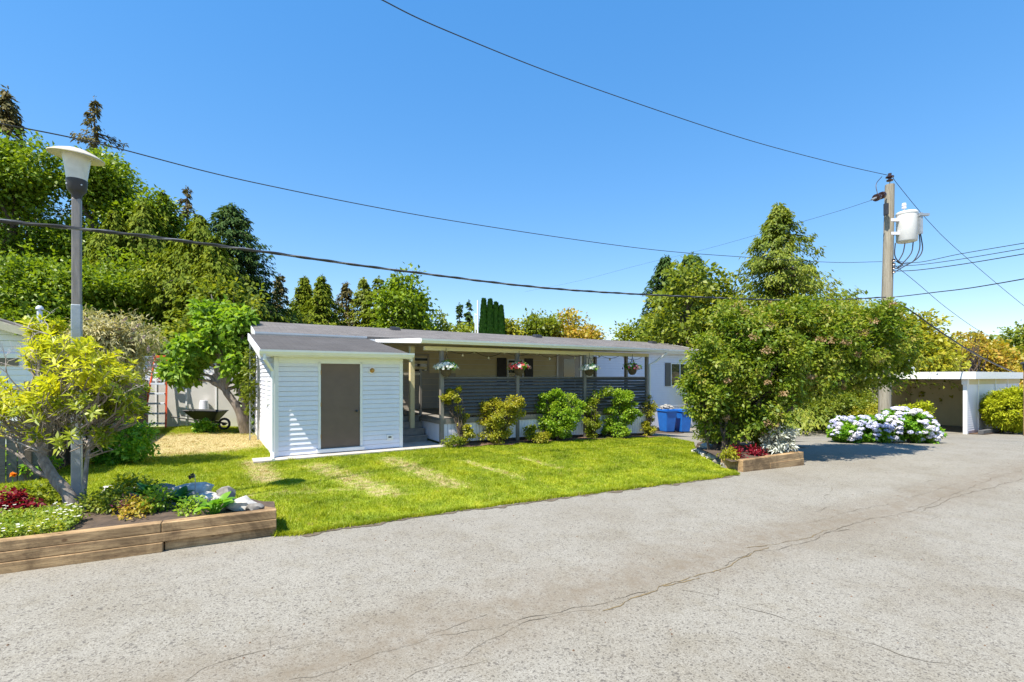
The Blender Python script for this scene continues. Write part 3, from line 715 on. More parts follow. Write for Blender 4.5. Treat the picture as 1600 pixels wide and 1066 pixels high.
mb = MB(); mb.tube([(0,0,0),(0,0,.25)], .02, 6); st2 = mb.build('stand', M['metal'], None); st2.parent = o; st2.matrix_parent_inverse = Matrix(); st2.location = (0,-.0,-.2)
# low timbers along the carport side
for i, (x0, x1, y, z, m) in enumerate(((.1,2.2,-.5,.0,'fence'),(2.3,4.0,-.62,.0,'brownfence'),(4.1,6.0,-.5,.0,'timber'))):
    mb = MB(); mb.bbox(0, x1-x0, 0, .18, 0, .17, .012); p = CP+U*x0+V*y
    o = mb.build('edging_timber', M[m], None, (p.x, p.y, terr(p.x, p.y)), HR+[0,.06,-.05][i]); tag(o, ['grey edging timber nearest the white carport post', 'dark edging timber lying under the round golden conifer', 'brown edging timber at the far right by the road'][i], 'timber', 'timbers edging the carport bed')
bp = [CP+U*.05-V*.55, CP+U*9-V*.55, CP+U*9+V*.0, CP+U*.05+V*.0]
tag(sheet('carport_bed', [p[:2] for p in bp], .03, M['bark_mulch'], .5), kind='structure')
# wooden post with a lantern cap at the right edge
p = GD(1604, 20)
o = empty('lantern_post', 'reddish wooden post with a dark grey cap at the right edge', 'post', p)
mb = MB(); mb.bbox(-.07,.07,-.07,.07,0,HZT(578,20)-p.z,.01); mb.build('post', M['timber'], o)
zc = HZT(578,20)-p.z; mb = MB(); mb.lathe([(.1,zc),(.12,zc+.04),(.12,zc+.2),(.2,zc+.24),(.2,zc+.28),(.04,zc+.36)], n=12); mb.build('lantern', M['lampiron'], o, smooth=True)

# ------------------------------------------------------------------ street lamp on the left
lp = at(120, 0, 6.5); lz = terr(lp.x, lp.y)+.1; top = HZT(311, 6.5)
lamp = empty('street_lamp', 'post-top street lamp with a wide cream disc shade over an opal bowl', 'street lamp', (lp.x, lp.y, lz), HR)
tz = top-lz
mb = MB(); mb.bbox(-.048,.048,-.048,.048,1.35,tz,.012); mb.build('post', M['lamppost'], lamp)
zlow = HZT(476,6.5)-lz
mb = MB(); mb.bbox(-.053,.053,-.053,.053,-.1,zlow,.012); mb.build('sleeve', M['metal'], lamp)
def hd(mb, prof, n=32): mb.lathe([(r*.76, tz+z*.875) for r, z in prof], n=n, cap=False); return mb
hd(MB(), [(0,-.03),(.06,-.03),(.072,0),(.072,.05),(.11,.10),(.135,.13),(.15,.28),(.14,.29),(0,.29)]).build('lamp_collar', M['lampiron'], lamp, smooth=True)
hd(MB(), [(.14,.285),(.155,.38),(.18,.55),(.205,.66),(.19,.665)]).build('lamp_bowl', M['lampglass'], lamp, smooth=True)
for k in range(4): th = k*PI/2+.6; mb = MB(); mb.tube([(.10*math.cos(th),.10*math.sin(th),tz+.17),(.117*math.cos(th),.117*math.sin(th),tz+.17)], .009, 8); mb.build('screw', M['alu'], lamp)
sh = hd(MB(), [(.02,.66),(.20,.655),(.29,.66),(.375,.645),(.392,.635),(.388,.65),(.28,.705),(.15,.75),(.04,.77),(0,.775)], 40).build('lamp_shade', M['cream'], lamp, smooth=True)
# the shade hangs slightly tilted
piv = Matrix.Translation((0,0,tz+.66)) @ Matrix.Rotation(R(6), 4, Vector((math.sin(-HR+PI/2),math.cos(-HR+PI/2)*1,0))) @ Matrix.Translation((0,0,-tz-.66)); sh.matrix_local = piv

# ------------------------------------------------------------------ utility pole
UP = GD(1381, 18.0)
up = empty('utility_pole', 'tall weathered wooden utility pole carrying a white transformer can', 'utility pole', UP)
lean = .22; uh = HZT(289, 18)-UP.z
def ptop(z): return Vector((lean*z/uh, 0, z))
mb = MB(); mb.tube([ptop(z)+Vector((0,0,0)) for z in (-.3,2,4,6,8,uh)], [.20,.19,.18,.17,.158,.148], 18); pole = mb.build('shaft', M['pole'], up, smooth=True)
def L(px, py, D=18.0): return at(px, py, D)-UP
mb = MB(); q = ptop(uh); mb.tube([q, q+Vector((0,0,.22))], .02, 6); ins = mb.build('pole_top_pin', M['metal'], up)
mb = MB(); mb.lathe([(.03,.12),(.1,.14),(.11,.18),(.05,.2),(.05,.24),(.13,.27),(.13,.31),(.05,.34),(.06,.42),(0,.44)], q, 16, False); mb.build('insulator', M['porcelain'], ins, smooth=True)
a_, b_ = L(1384,303,17.9), L(1362,312,17.4); d = (b_-a_)
mb = MB(); mb.tube([a_, b_], .035, 8); io = mb.build('dead_end_insulator', M['metal'], up)
mb = MB()
for s in (.25,.33,.6,.68): c = a_+d*s; mb.tube([c-d*.02, c+d*.02], .13, 14)
mb.build('insulator', M['porcelain'], io, smooth=True)
mb = MB(); c = L(1384,327,17.75); mb.box(c.x-.05,c.x+.05,c.y-.08,c.y+.05,c.z-.22,c.z+.2); mb.build('fuse_cutout', M['lampiron'], up)
# transformer can
c = L(1417,378,17.9); tr = MB(); tt = (378-334)*18/F
tr.lathe([(0,0),(.30,0),(.322,.03),(.322,tt-.05),(.335,tt-.05),(.342,tt),(.30,tt+.05),(.0,tt+.09)], c, 32, False); tr = tr.build('transformer', M['grey_transformer'], up, smooth=True)
mb = MB(); p = c+Vector((-.2,-.12,tt+.05)); mb.lathe([(.03,0),(.03,.08),(.075,.1),(.075,.14),(.04,.16),(.075,.19),(.06,.28),(0,.29)], p, 14, False); mb.build('bushing', M['white'], tr, smooth=True)
for zz in (.3, tt-.25): mb = MB(); mb.box(c.x-.62, c.x-.30, c.y-.06, c.y+.06, c.z+zz-.05, c.z+zz+.05); mb.build('bracket', M['white'], tr)
mb = MB(); mb.box(c.x+.2, c.x+.29, c.y-.36, c.y-.24, c.z+.2, c.z+tt-.08); mb.box(c.x+.18, c.x+.5, c.y-.4, c.y-.3, c.z+tt-.2, c.z+tt-.12); mb.build('terminal_arm', M['metal'], tr)
def spl(pts, n=8):
    P = [Vector(p) for p in pts]; P = [P[0]*2-P[1]]+P+[P[-1]*2-P[-2]]; out = []
    for i in range(1, len(P)-2):
        for k in range(n):
            t = k/n; a, b, c_, d_ = P[i-1:i+3]
            out.append(.5*((2*b)+(-a+c_)*t+(2*a-5*b+4*c_-d_)*t*t+(-a+3*b-3*c_+d_)*t**3))
    out.append(P[-2]); return out
mb = MB()
for pp in ([(1434,345),(1440,375),(1441,392),(1432,405),(1410,418),(1400,424)], [(1433,345),(1437,372),(1436,392),(1425,410),(1408,412),(1400,408)], [(1427,378),(1424,395),(1412,410),(1400,420)], [(1414,380),(1411,395),(1404,408)], [(1399,380),(1398,398),(1403,408),(1410,414),(1402,420)]):
    mb.tube(spl([L(x, y, 17.7) for x, y in pp]), .018, 6)
mb.build('drop_wires', M['cable'], up, smooth=True)
mb = MB(); mb.tube(spl([L(1378,276,17.8), L(1369,288,17.6), L(1371,303,17.5)]), .013, 5); mb.build('jumper_wire', M['cable'], up)
mb = MB()
for i, y in enumerate((407,413,419,425)): c = L(1396.5, y, 17.75); mb.lathe([(.03,-.05),(.06,-.04),(.04,0),(.06,.04),(.03,.05)], c, 10)
mb.build('spool_rack', M['porcelain'], up)

# ------------------------------------------------------------------ cables
def cable(label, pts, r, twist=False, mat='cable'):
    P = spl([at(*p) for p in pts], 14)
    o0 = P[0]; mb = MB(); P = [p-o0 for p in P]
    mb.tube(P, r, 6)
    o = mb.build('overhead_cable', M[mat], None, o0, smooth=True)
    if twist:
        for j in range(2):
            mb = MB(); Q = []; L_ = 0; n = 900
            for i in range(n+1):
                s = i/n*(len(P)-1); k = min(int(s), len(P)-2); p = P[k].lerp(P[k+1], s-k); L_ = s
                if i: acc += (p-pp_).length
                else: acc = 0
                pp_ = p
                th = acc/.9*2*PI+j*PI; d = (P[k+1]-P[k]).normalized(); sx = d.cross(Vector((0,0,1))).normalized(); sy = sx.cross(d)
                Q.append(p+(sx*math.cos(th)+sy*math.sin(th))*r*.55)
            mb.tube(Q, r*[.8,.62][j], 5); mb.build('strand', M[['cable','cablepale'][j]], o, smooth=True)
    return tag(o, label, 'cable', 'overhead cables')
cable('high thin cable rising from the pole top out of the top of the photo', [(560,-22,7.5),(597,0,8),(700,49,9.3),(900,128,12),(1150,213,15),(1300,254,17),(1392,275,18)], .010)
cable('thin cable passing just above the lamp shade and sloping down to the pole', [(-80,175,5.8),(0,193,6.3),(160,226,7.3),(400,286,9),(700,344,11.5),(1000,388,14.5),(1165,402,16.3),(1300,410,17.4),(1378,409,18)], .009)
cable('thick twisted black cable crossing the photo below the lamp shade', [(-120,330,5.2),(0,345,5.6),(200,366,6.6),(400,392,7.9),(640,425,9.8),(900,454,12),(1185,468,15.4),(1300,468.5,17),(1384,464.5,17.8)], .021, True)
cable('black cable leaving the pole to the right edge at the viburnum top', [(1390,464.5,17.8),(1410,463,17.5),(1460,457,16.4),(1530,448,15),(1700,418,12)], .016)
for i, (y0, y1, r, lb) in enumerate(((408,380,.011,'topmost of the three cables fanning right from the pole rack'),(416,388.5,.011,'middle of the three cables fanning right from the pole rack'),(424,397,.014,'lowest of the three cables fanning right from the pole rack'))):
    cable(lb, [(1397,y0 if i else 408,17.8),(1435,y0-2+(4 if i == 0 else 0),17),(1500,(y0+y1)/2+3,15.8),(1600,y1,14),(1700,y1-17,12.5)], r)
cable('thin cable falling steeply from the pole top to the right edge', [(1394,275,18),(1404,290,18.2),(1450,345,19.5),(1500,394,21),(1600,478,25),(1680,538,29)], .010)
cable('faint cable slanting down from behind the pole toward the orange trees', [(1392,410,18.2),(1430,440,19.5),(1480,482,22),(1530,517,26),(1560,530,29)], .010)
cable('thick black service cable dropping from the pole to the carport roof', [(1399,472,17.8),(1425,487,18.2),(1470,519,19.4),(1520,551,21),(1566,574,23),(1600,588,25)], .028)
cable('very thin cable stretching left from the insulator over the far trees', [(1362,313,17.4),(1300,333,20),(1200,362,26),(1100,390,34),(1000,414,42),(900,440,52),(820,456,62)], .007)
# ------------------------------------------------------------------ vegetation tools
def rdir(n):
    v = RNG.normal(size=(n,3)); return unit(v)
def crown_leaves(ells, n, size, clump_r=.5, nclump=None, up=.5, aspect=.6, shell=.55, keep=None, droop=.15):
    """leaves gathered in tufts through a crown made of ellipsoids (cx,cy,cz,rx,ry,rz)"""
    vol = np.array([e[3]*e[4]*e[5] for e in ells])**.67; vol /= vol.sum()
    nclump = nclump or max(12, n//60)
    ei = RNG.choice(len(ells), nclump, p=vol); E = np.array(ells)[ei]
    d = rdir(nclump); r = shell+(1.02-shell)*RNG.random(nclump)**.6
    C = E[:, :3]+d*E[:, 3:]*r[:, None]
    out = d/np.maximum(E[:, 3:], .05); out = unit(out)
    ok = C[:, 2] > .02
    C = C[ok]; out = out[ok]; m = len(C)
    sc_ = clump_r*(.6+.8*RNG.random(m))
    ci = RNG.integers(0, m, n)
    off = rdir(n)*(RNG.random(n)[:, None]**.5)*sc_[ci][:, None]; off[:, 2] *= .75
    P = C[ci]+off
    D = unit(out[ci]*.6+rdir(n)*.9+unit(off)*.6+np.array([0,0,-.15]))
    N = unit(rdir(n)*.8+np.array([0,0,up*1.6])+out[ci]*.5)
    k = P[:, 2] > .01
    if keep is not None: k &= keep(P)
    P, D, N = P[k], D[k], N[k]
    L = size*(.65+.7*RNG.random(len(P)))
    return leaf_quads(P, D, N, L, L*aspect, .18, droop)
def limb_set(mb, base, tops, r0, r1=.02, wig=.12, fork=.35):
    base = Vector(base)
    for tpt in tops:
        tpt = Vector(tpt); d = tpt-base; pts = []; rs = []; n = 6
        for i in range(n+1):
            s = i/n; w = math.sin(s*PI)*wig*d.length
            pts.append(base+Vector((d.x*s**1.25, d.y*s**1.25, d.z*s**.85))+Vector((random.uniform(-1,1), random.uniform(-1,1), random.uniform(-.4,.4)))*w*.45)
            rs.append(r0*(1-s)**.8+r1)
        mb.tube(pts, rs, 7)
def tree(name, label, px, D, ells, n, size, mat, trunk=.25, group='trees behind the home', nclump=None, clump_r=.8, aspect=.65, bark='bark', shell=.5, base=None, cat='tree'):
    p = base or GD(px, D)
    o = empty(name, label, cat, p, 0, group)
    mb = MB(); es = sorted(ells, key=lambda e: -e[3]*e[4]*e[5])
    c0 = es[0]; fork = Vector((c0[0]*.4, c0[1]*.4, max(.3, c0[2]-c0[5]*.75)))
    mb.tube([(0,0,-.2), fork*.5, fork], [trunk, trunk*.85, trunk*.75], 9)
    tops = []
    for e in es[:6]:
        for _ in range(3): dd = Vector(rdir(1)[0]); tops.append(Vector(e[:3])+Vector((dd.x*e[3]*.6, dd.y*e[4]*.6, abs(dd.z)*e[5]*.55)))
    limb_set(mb, fork, tops, trunk*.45)
    mb.build('trunk', M[bark], o, smooth=True)
    link('crown', quads_mesh('crown', crown_leaves(ells, n, size, clump_r, nclump, aspect=aspect, shell=shell)), M[mat], o)
    return o
def auto_ells(W, Ht, z0, k=9, seed=1, squash=.8):
    r = random.Random(seed); out = [(0,0,z0+(Ht-z0)*.5, W*.36, W*.36, (Ht-z0)*.42)]
    for i in range(k):
        h = r.random(); z = z0+(Ht-z0)*(.12+.78*h); rad = W*.5*(math.sin(PI*min(1,.22+.68*h))**.8)*.62
        th = r.uniform(0, 2*PI); q = W*(.16+.1*r.random())
        out.append((math.cos(th)*rad, math.sin(th)*rad, z, q, q, q*squash))
    out.append((0,0,Ht-W*.14, W*.16, W*.16, W*.14)); return out
def conifer_mesh(Ht, Rb, n_br, per, fl, fw, z0=.1, p=.85, droop=.35, irregular=.35, hang=.5, seed=3, sparse=0):
    n_br = int(n_br*1.15); per = int(per*1.75); fl *= .62
    g = np.random.default_rng(seed)
    h = z0+(1-z0)*g.random(n_br)**1.15*.985; az = g.random(n_br)*2*PI
    lump = 1+irregular*(np.sin(h*23+az*2+seed)*.5+np.sin(h*9+az*3+seed*2)*.5)+g.normal(size=n_br)*.12*irregular*2
    Lb = Rb*np.maximum(1-h, .012)**p*lump; Lb = np.maximum(Lb, .18)
    Ps = []; Ds = []; Ns = []; Ls = []
    for i in range(n_br):
        k = max(4, int(per*(.35+Lb[i]/Rb))); s = g.random(k)**.7
        rr = Lb[i]*s; dz = -droop*Lb[i]*s**1.5+.12*Lb[i]*s**4
        lat = g.normal(size=k)*.16*Lb[i]*(1.1-s)*1.2
        a = az[i]; x = rr*math.cos(a)-lat*math.sin(a); y = rr*math.sin(a)+lat*math.cos(a); z = h[i]*Ht+dz+g.normal(size=k)*.04*Rb*.5
        Ps.append(np.stack([x,y,z],1))
        od = np.array([math.cos(a), math.sin(a), 0]); sd = np.array([-math.sin(a), math.cos(a), 0])
        Ds.append(od*.8+sd*g.normal(size=(k,1))*.6+np.array([0,0,-hang])+g.normal(size=(k,3))*.25)
        Ns.append(np.array([0,0,1.])+od*.5+g.normal(size=(k,3))*.45); Ls.append(fl*(.6+.8*g.random(k)))
    P = np.concatenate(Ps); D = np.concatenate(Ds); N = np.concatenate(Ns); Lq = np.concatenate(Ls)
    # leader
    m = 30; P2 = np.stack([g.normal(size=m)*.04, g.normal(size=m)*.04, Ht*(.95+.05*g.random(m))],1); D2 = unit(g.normal(size=(m,3))*.5+np.array([0,0,.5]))
    P = np.concatenate([P,P2]); D = np.concatenate([D,D2]); N = np.concatenate([N, rdir(m)]); Lq = np.concatenate([Lq, np.full(m, fl*.6)])
    me = quads_mesh('crown', leaf_quads(P, D, N, Lq, Lq*fw, .12, .2))
    mb = MB(); mb.tube([(0,0,-.3),(0,0,Ht*.4),(0,0,Ht*.97)], [Rb*.075+.06, Rb*.05+.03, .02], 9)
    for i in range(0, n_br, max(1, n_br//70)):
        a = az[i]; l = Lb[i]; mb.tube([(0,0,h[i]*Ht),(l*.5*math.cos(a),l*.5*math.sin(a),h[i]*Ht-droop*l*.35*.5),(l*.92*math.cos(a),l*.92*math.sin(a),h[i]*Ht-droop*l*.8)], [.05*Rb/3+.01,.03,.008], 4, False)
    return me, mb.mesh('trunk', True)
def conifer(label, px, D, ytop, Rb, mat, name='conifer_tree', group='trees behind the home', **k):
    p = GD(px, D); Ht = HZT(ytop, D)-p.z
    o = empty(name, label, 'tree', p, random.uniform(0, 6), group)
    me, tm = conifer_mesh(Ht, Rb, **k); link('crown', me, M[mat], o); link('trunk', tm, M['bark'], o); return o
def bleaf(label, px, D, ytop, Wpx, mat, z0=.15, name='broadleaf_tree', n=9000, size=.3, k=9, seed=1, clump_r=.9, group='trees behind the home', **kw):
    p = GD(px, D); Ht = HZT(ytop, D)-p.z; W = Wpx*D/F
    return tree(name, label, px, D, auto_ells(W, Ht, z0*Ht, k, seed), n, size, mat, trunk=.03*Ht, clump_r=clump_r, group=group, **kw)

LEFT = 'trees on the slope at the left'
bleaf('tall bright maple filling the left edge behind the lamp shade', 15, 27, 222, 230, 'lf_maple', .02, n=46800, size=.21, k=18, seed=2, group=LEFT)
bleaf('bright maple rising just right of the lamp shade', 165, 29, 238, 150, 'lf_maple', .02, n=36000, size=.21, k=16, seed=5, group=LEFT)
bleaf('lower bright maple right of the lamp post below the thin cable', 235, 29, 305, 140, 'lf_maple', .02, n=27000, size=.21, k=14, seed=8, group=LEFT)
bleaf('bright maple arching low between the lamp post and the fig tree', 205, 25, 400, 190, 'lf_maple', .02, n=25200, size=.19, k=14, seed=77, group=LEFT)
bleaf('dark green understorey tree behind the neighbouring roof', 60, 22, 400, 190, 'lf_maple', .02, n=25200, size=.19, k=12, seed=9, group=LEFT)
conifer('cedar with a brownish top at the far left edge', 12, 33, 136, 5.2, 'lf_brownish', 'cedar_tree', LEFT, n_br=300, per=26, fl=.5, fw=.4, seed=4, irregular=.6)
conifer('cedar with sparse brown top behind the lamp shade', 148, 33, 150, 4.6, 'lf_brownish', 'cedar_tree', LEFT, n_br=190, per=22, fl=.42, fw=.4, seed=6, irregular=.9)
conifer('broad hanging cedar between the lamp post and the fig tree', 225, 27, 318, 6.6, 'lf_cedar', 'cedar_tree', LEFT, n_br=620, per=34, fl=.42, fw=.38, seed=12, z0=.02, p=.9, irregular=.6, hang=.9)
conifer('cedar with a thin leaning tip left of the bare topped one', 255, 29, 297, 4.4, 'lf_cedar', 'cedar_tree', LEFT, n_br=480, per=32, fl=.42, fw=.38, seed=14, z0=.02, p=.9, hang=.8, irregular=.7)
conifer('ragged conifer with bare grey branches near its top', 292, 31, 292, 3.0, 'lf_brownish', 'conifer_tree', LEFT, n_br=110, per=16, fl=.4, fw=.4, seed=15, irregular=1.0, z0=.3)
conifer('cedar in front of the ragged conifer above the fig tree', 312, 26, 336, 6.0, 'lf_cedar', 'cedar_tree', LEFT, n_br=620, per=34, fl=.40, fw=.38, seed=18, z0=.02, p=.9, irregular=.6, hang=.9)
conifer('dark tall conifer at the right end of the left wood', 362, 29, 317, 4.0, 'lf_dark', 'conifer_tree', LEFT, n_br=620, per=30, fl=.40, fw=.35, seed=21, z0=.05, p=.55, irregular=.5)
conifer('small dark conifer leaning over the home roof end', 395, 30, 396, 2.7, 'lf_dark', 'conifer_tree', LEFT, n_br=260, per=22, fl=.36, fw=.35, seed=22, z0=.05, p=.55, irregular=.5)
bleaf('bright low tree behind the fig tree', 345, 24, 440, 110, 'lf_olive', .02, n=9000, size=.24, k=9, seed=23, group=LEFT)
conifer('pointed cedar between the dark tall conifer and the fig tree', 335, 25, 366, 4.2, 'lf_cedar', 'cedar_tree', LEFT, n_br=460, per=30, fl=.38, fw=.38, seed=81, z0=.02, p=.9, hang=.9, irregular=.6)
conifer('pointed cedar standing right behind the lamp post', 178, 26, 330, 5.0, 'lf_cedar', 'cedar_tree', LEFT, n_br=520, per=32, fl=.38, fw=.38, seed=82, z0=.02, p=.9, hang=.9, irregular=.6)
conifer('dark pointed conifer filling the gap above the left end of the roof', 415, 33, 452, 3.0, 'lf_dark', 'conifer_tree', LEFT, n_br=300, per=24, fl=.38, fw=.36, seed=83, z0=.02, p=.9, irregular=.5)
MID = 'trees above the home roof'
conifer('slim spiky conifer beside the dark wood', 437, 38, 427, 2.2, 'lf_brownish', 'conifer_tree', MID, n_br=230, per=18, fl=.4, fw=.4, seed=31, irregular=.8)
conifer('left one of the paired green cedars', 476, 36, 432, 3.6, 'lf_cedar', 'cedar_tree', MID, n_br=480, per=30, fl=.4, fw=.38, seed=32, irregular=.4)
conifer('right one of the paired green cedars', 503, 35, 430, 3.8, 'lf_cedar', 'cedar_tree', MID, n_br=480, per=30, fl=.4, fw=.38, seed=33, irregular=.4)
conifer('brown tinted conifer right of the paired cedars', 541, 38, 441, 2.9, 'lf_brownish', 'conifer_tree', MID, n_br=260, per=20, fl=.4, fw=.4, seed=34, irregular=.6)
conifer('olive conifer touching the round maple', 568, 38, 433, 3.3, 'lf_olive', 'conifer_tree', MID, n_br=330, per=24, fl=.42, fw=.4, seed=35, irregular=.5)
conifer('narrow green conifer directly left of the round maple', 592, 37, 432, 2.4, 'lf_cedar', 'conifer_tree', MID, n_br=300, per=22, fl=.4, fw=.4, seed=36, irregular=.4, p=.6)
bleaf('round spreading maple behind the middle of the roof', 632, 34, 432, 88, 'lf_maple', .05, n=13000, size=.28, k=12, seed=37, group=MID)
bleaf('low green tree line behind the left roof', 455, 31, 498, 130, 'lf_olive', .02, n=8000, size=.26, k=10, seed=38, group=MID)
bleaf('low bright bush tree right of the round maple', 690, 36, 492, 52, 'lf_olive', .05, n=5000, size=.26, seed=39, group=MID)
conifer('small dark fir left of its twin', 718, 50, 474, 1.3, 'lf_dark', 'fir_tree', MID, n_br=160, per=14, fl=.45, fw=.4, seed=40, irregular=.6)
conifer('small dark fir nearest the white mast', 733, 50, 469, 1.4, 'lf_dark', 'fir_tree', MID, n_br=160, per=14, fl=.45, fw=.4, seed=41, irregular=.6)
bleaf('lime coloured bush tree below the small firs', 728, 40, 508, 60, 'lf_yellowgreen', .02, n=4000, size=.26, seed=42, group=MID)
def cypress(label, px, D, ytop, wpx, mat='lf_cypress'):
    p = GD(px, D); Ht = HZT(ytop, D)-p.z; W = wpx*D/F
    o = empty('cypress_tree', label, 'tree', p, 0, 'columnar cypresses'); n = 5200
    h = RNG.random(n); az = RNG.random(n)*2*PI; r = W/2*np.minimum(1, (1-h)*2.6)**.8*np.minimum(1, h*8+.5)*(.75+.3*RNG.random(n))
    P = np.stack([r*np.cos(az), r*np.sin(az), h*Ht], 1); Dn = np.stack([np.cos(az)*.4, np.sin(az)*.4, np.ones(n)], 1)+rdir(n)*.3
    Nn = np.stack([np.cos(az), np.sin(az), np.full(n,.3)], 1)
    link('crown', quads_mesh('crown', leaf_quads(P, Dn, Nn, .28, .13)), M[mat], o)
    mb = MB(); mb.tube([(0,0,-.2),(0,0,Ht*.9)], [.14,.03], 8); mb.build('trunk', M['bark'], o)
for lb, px, yt, w in (('first columnar cypress from the white mast', 756, 471, 13), ('tallest columnar cypress, second from the mast', 766, 472, 14), ('thin dark third columnar cypress from the mast', 775, 477, 11), ('shortest columnar cypress, farthest from the mast', 783, 482, 11)):
    cypress(lb, px, 30, yt, w)
for lb, px, D, yt, w, mt, s in (
    ('low yellowish tree just right of the cypresses', 800, 36, 500, 60, 'lf_golden', 51), ('olive rounded tree over the middle of the porch roof', 838, 36, 494, 76, 'lf_olive', 52),
    ('reddish golden tree over the porch roof', 885, 37, 484, 74, 'lf_rust', 53), ('low thin tree right of the reddish golden one', 920, 40, 512, 50, 'lf_rust', 54),
    ('pale lime bush tree left of the dark conifer pair', 985, 36, 512, 90, 'lf_yellowgreen', 55), ('dark low filler tree behind the right roof', 1075, 33, 505, 130, 'lf_olive', 56)):
    bleaf(lb, px, D, yt, w, mt, .02, n=6000, size=.25, k=9, seed=s, group=MID)
RT = 'trees behind the big viburnum'
conifer('dark conifer left of its partner above the right roof end', 1040, 33, 399, 3.8, 'lf_dark', 'conifer_tree', RT, n_br=460, per=30, fl=.4, fw=.38, seed=61, p=.75)
conifer('dark conifer with a lime tree in front above the right roof', 1082, 34, 395, 4.2, 'lf_dark', 'conifer_tree', RT, n_br=520, per=30, fl=.4, fw=.38, seed=62, p=.6)
bleaf('layered olive tree spreading in front of the dark conifers', 1060, 28, 418, 150, 'lf_olive', .05, n=13000, size=.26, k=16, seed=63, group=RT, clump_r=.7)
bleaf('light green tree with sky gaps left of the great fir', 1130, 28, 418, 90, 'lf_yellowgreen', .1, n=7000, size=.24, k=12, seed=64, group=RT, clump_r=.6)
conifer('great pointed fir towering behind the viburnum', 1216, 26, 318, 5.6, 'lf_olive', 'fir_tree', RT, n_br=520, per=60, fl=.34, fw=.36, seed=65, p=.85, irregular=.55, hang=.6, droop=.25)
bleaf('golden olive tree peeping out right of the viburnum', 1438, 27, 497, 84, 'lf_golden', .05, n=9000, size=.24, k=11, seed=66, group=RT)
bleaf('rusty green tree above the carport roof', 1530, 33, 530, 130, 'lf_rust', .05, n=9000, size=.24, k=11, seed=67, group=RT)
bleaf('olive rounded tree at the right edge above the carport', 1600, 34, 508, 130, 'lf_olive', .05, n=11000, size=.25, k=12, seed=68, group=RT)
bleaf('low yellow green tree left of the carport roof', 1400, 30, 545, 150, 'lf_golden', .02, n=9000, size=.22, k=11, seed=69, group=RT)
bleaf('orange leaved low tree right of the carport', 1625, 27, 575, 70, 'lf_rust', .02, n=4500, size=.2, k=8, seed=70, group=RT)
bleaf('dense green tree between the viburnum and the driveway end', 1285, 31, 490, 220, 'lf_olive', .02, n=12000, size=.26, k=13, seed=71, group=RT)
# a far belt of wood that closes the horizon
n = 60000; x = RNG.random(n)*190-75; yy = 62+RNG.random(n)*22; hh = 5+2.2*np.sin(x*.21)+1.5*np.sin(x*.57+1)+1.2*np.sin(x*1.3)
hh = hh*(.45+.55*(1-np.abs(yy-72)/14)); P = np.stack([x, yy, -.6+hh*RNG.random(n)**.5], 1)
o = link('distant_wood', quads_mesh('distant_wood', leaf_quads(P, rdir(n), rdir(n)+np.array([0,-.3,.8]), .9, .6)), M['lf_olive']); tag(o, 'low far belt of mixed green wood along the horizon', 'wood', kind='stuff')

# ------------------------------------------------------------------ generic bush
def bush(name, label, p, ells, n, size, mat, group=None, cat='shrub', stems=7, clump_r=.14, aspect=.6, stemmat='bark', shell=.35, extra=None, nclump=None, sr=.012, fname='foliage', up=.5):
    o = empty(name, label, cat, p, 0, group); mb = MB(); tops = []
    for e in ells:
        for _ in range(stems): d = Vector(rdir(1)[0]); tops.append(Vector(e[:3])+Vector((d.x*e[3]*.75, d.y*e[4]*.75, d.z*e[5]*.6)))
    limb_set(mb, (0,0,-.05), tops, sr, .003); mb.build('stems', M[stemmat], o)
    link(fname, quads_mesh(fname, crown_leaves(ells, n, size, clump_r, nclump or (n//120 if group == 'shrubs growing along the deck' else None), aspect=aspect, shell=shell, up=up)), M[mat], o)
    return o
DG = 'shrubs growing along the deck'
def dp(px, t=-.3): a, D = AT(px, t); p = H(a, t); p.z = terr(p.x, p.y)+.03; return p
bush('climbing_shrub', 'thin leggy vine-like shrub climbing the left corner post of the deck', dp(722), [(-.15,0,1.35,.33,.22,.3),(0.02,0,.85,.22,.18,.35),(.12,0,.35,.16,.16,.35),(-.45,.05,1.25,.14,.1,.1)], 2600, .06, 'lf_golden', DG, aspect=.75, clump_r=.1)
bush('golden_shrub', 'golden spotted shrub before the left louvred screen', dp(781), [(0,0,.85,.62,.4,.32),(-.15,0,.45,.45,.35,.4),(.35,0,1.1,.25,.2,.2),(-.3,0,1.05,.22,.2,.22)], 8500, .055, 'lf_golden', DG, aspect=.7)
bush('wispy_shrub', 'small wispy shrub between the golden and the big green shrub', dp(828), [(0,0,.45,.22,.2,.4)], 420, .07, 'lf_yellowgreen', DG, aspect=.6)
bush('green_shrub', 'largest bushy green shrub before the middle louvred screen', dp(871,-.35), [(0,0,.7,.62,.45,.55),(-.15,0,1.2,.36,.3,.36),(.42,0,.95,.32,.3,.35),(.1,0,.35,.5,.4,.3)], 11500, .065, 'lf_bright', DG, aspect=.6)
bush('slender_shrub', 'slender upright shrub before the third deck post', dp(927), [(0,0,.55,.26,.22,.5),(.02,0,1.05,.16,.14,.3)], 3200, .06, 'lf_yellowgreen', DG)
bush('climbing_shrub', 'dark leafy climber scrambling up the third deck post', dp(918,-.1), [(0,0,1.1,.2,.12,.55),(.4,0,1.5,.25,.12,.3)], 1100, .08, 'lf_maple', DG)
bush('green_shrub', 'bushy light green shrub before the right louvred screen', dp(967,-.35), [(0,0,.65,.5,.4,.5),(.1,0,1.3,.28,.25,.32),(.42,0,.9,.28,.25,.28),(-.1,0,.3,.4,.35,.28)], 9500, .065, 'lf_bright', DG)
bush('climbing_shrub', 'small climber at the right end post of the deck', dp(1014,-.1), [(0,0,.75,.24,.2,.5),(.1,0,1.3,.16,.14,.25),(-.05,0,.3,.25,.2,.25)], 2600, .06, 'lf_golden', DG)
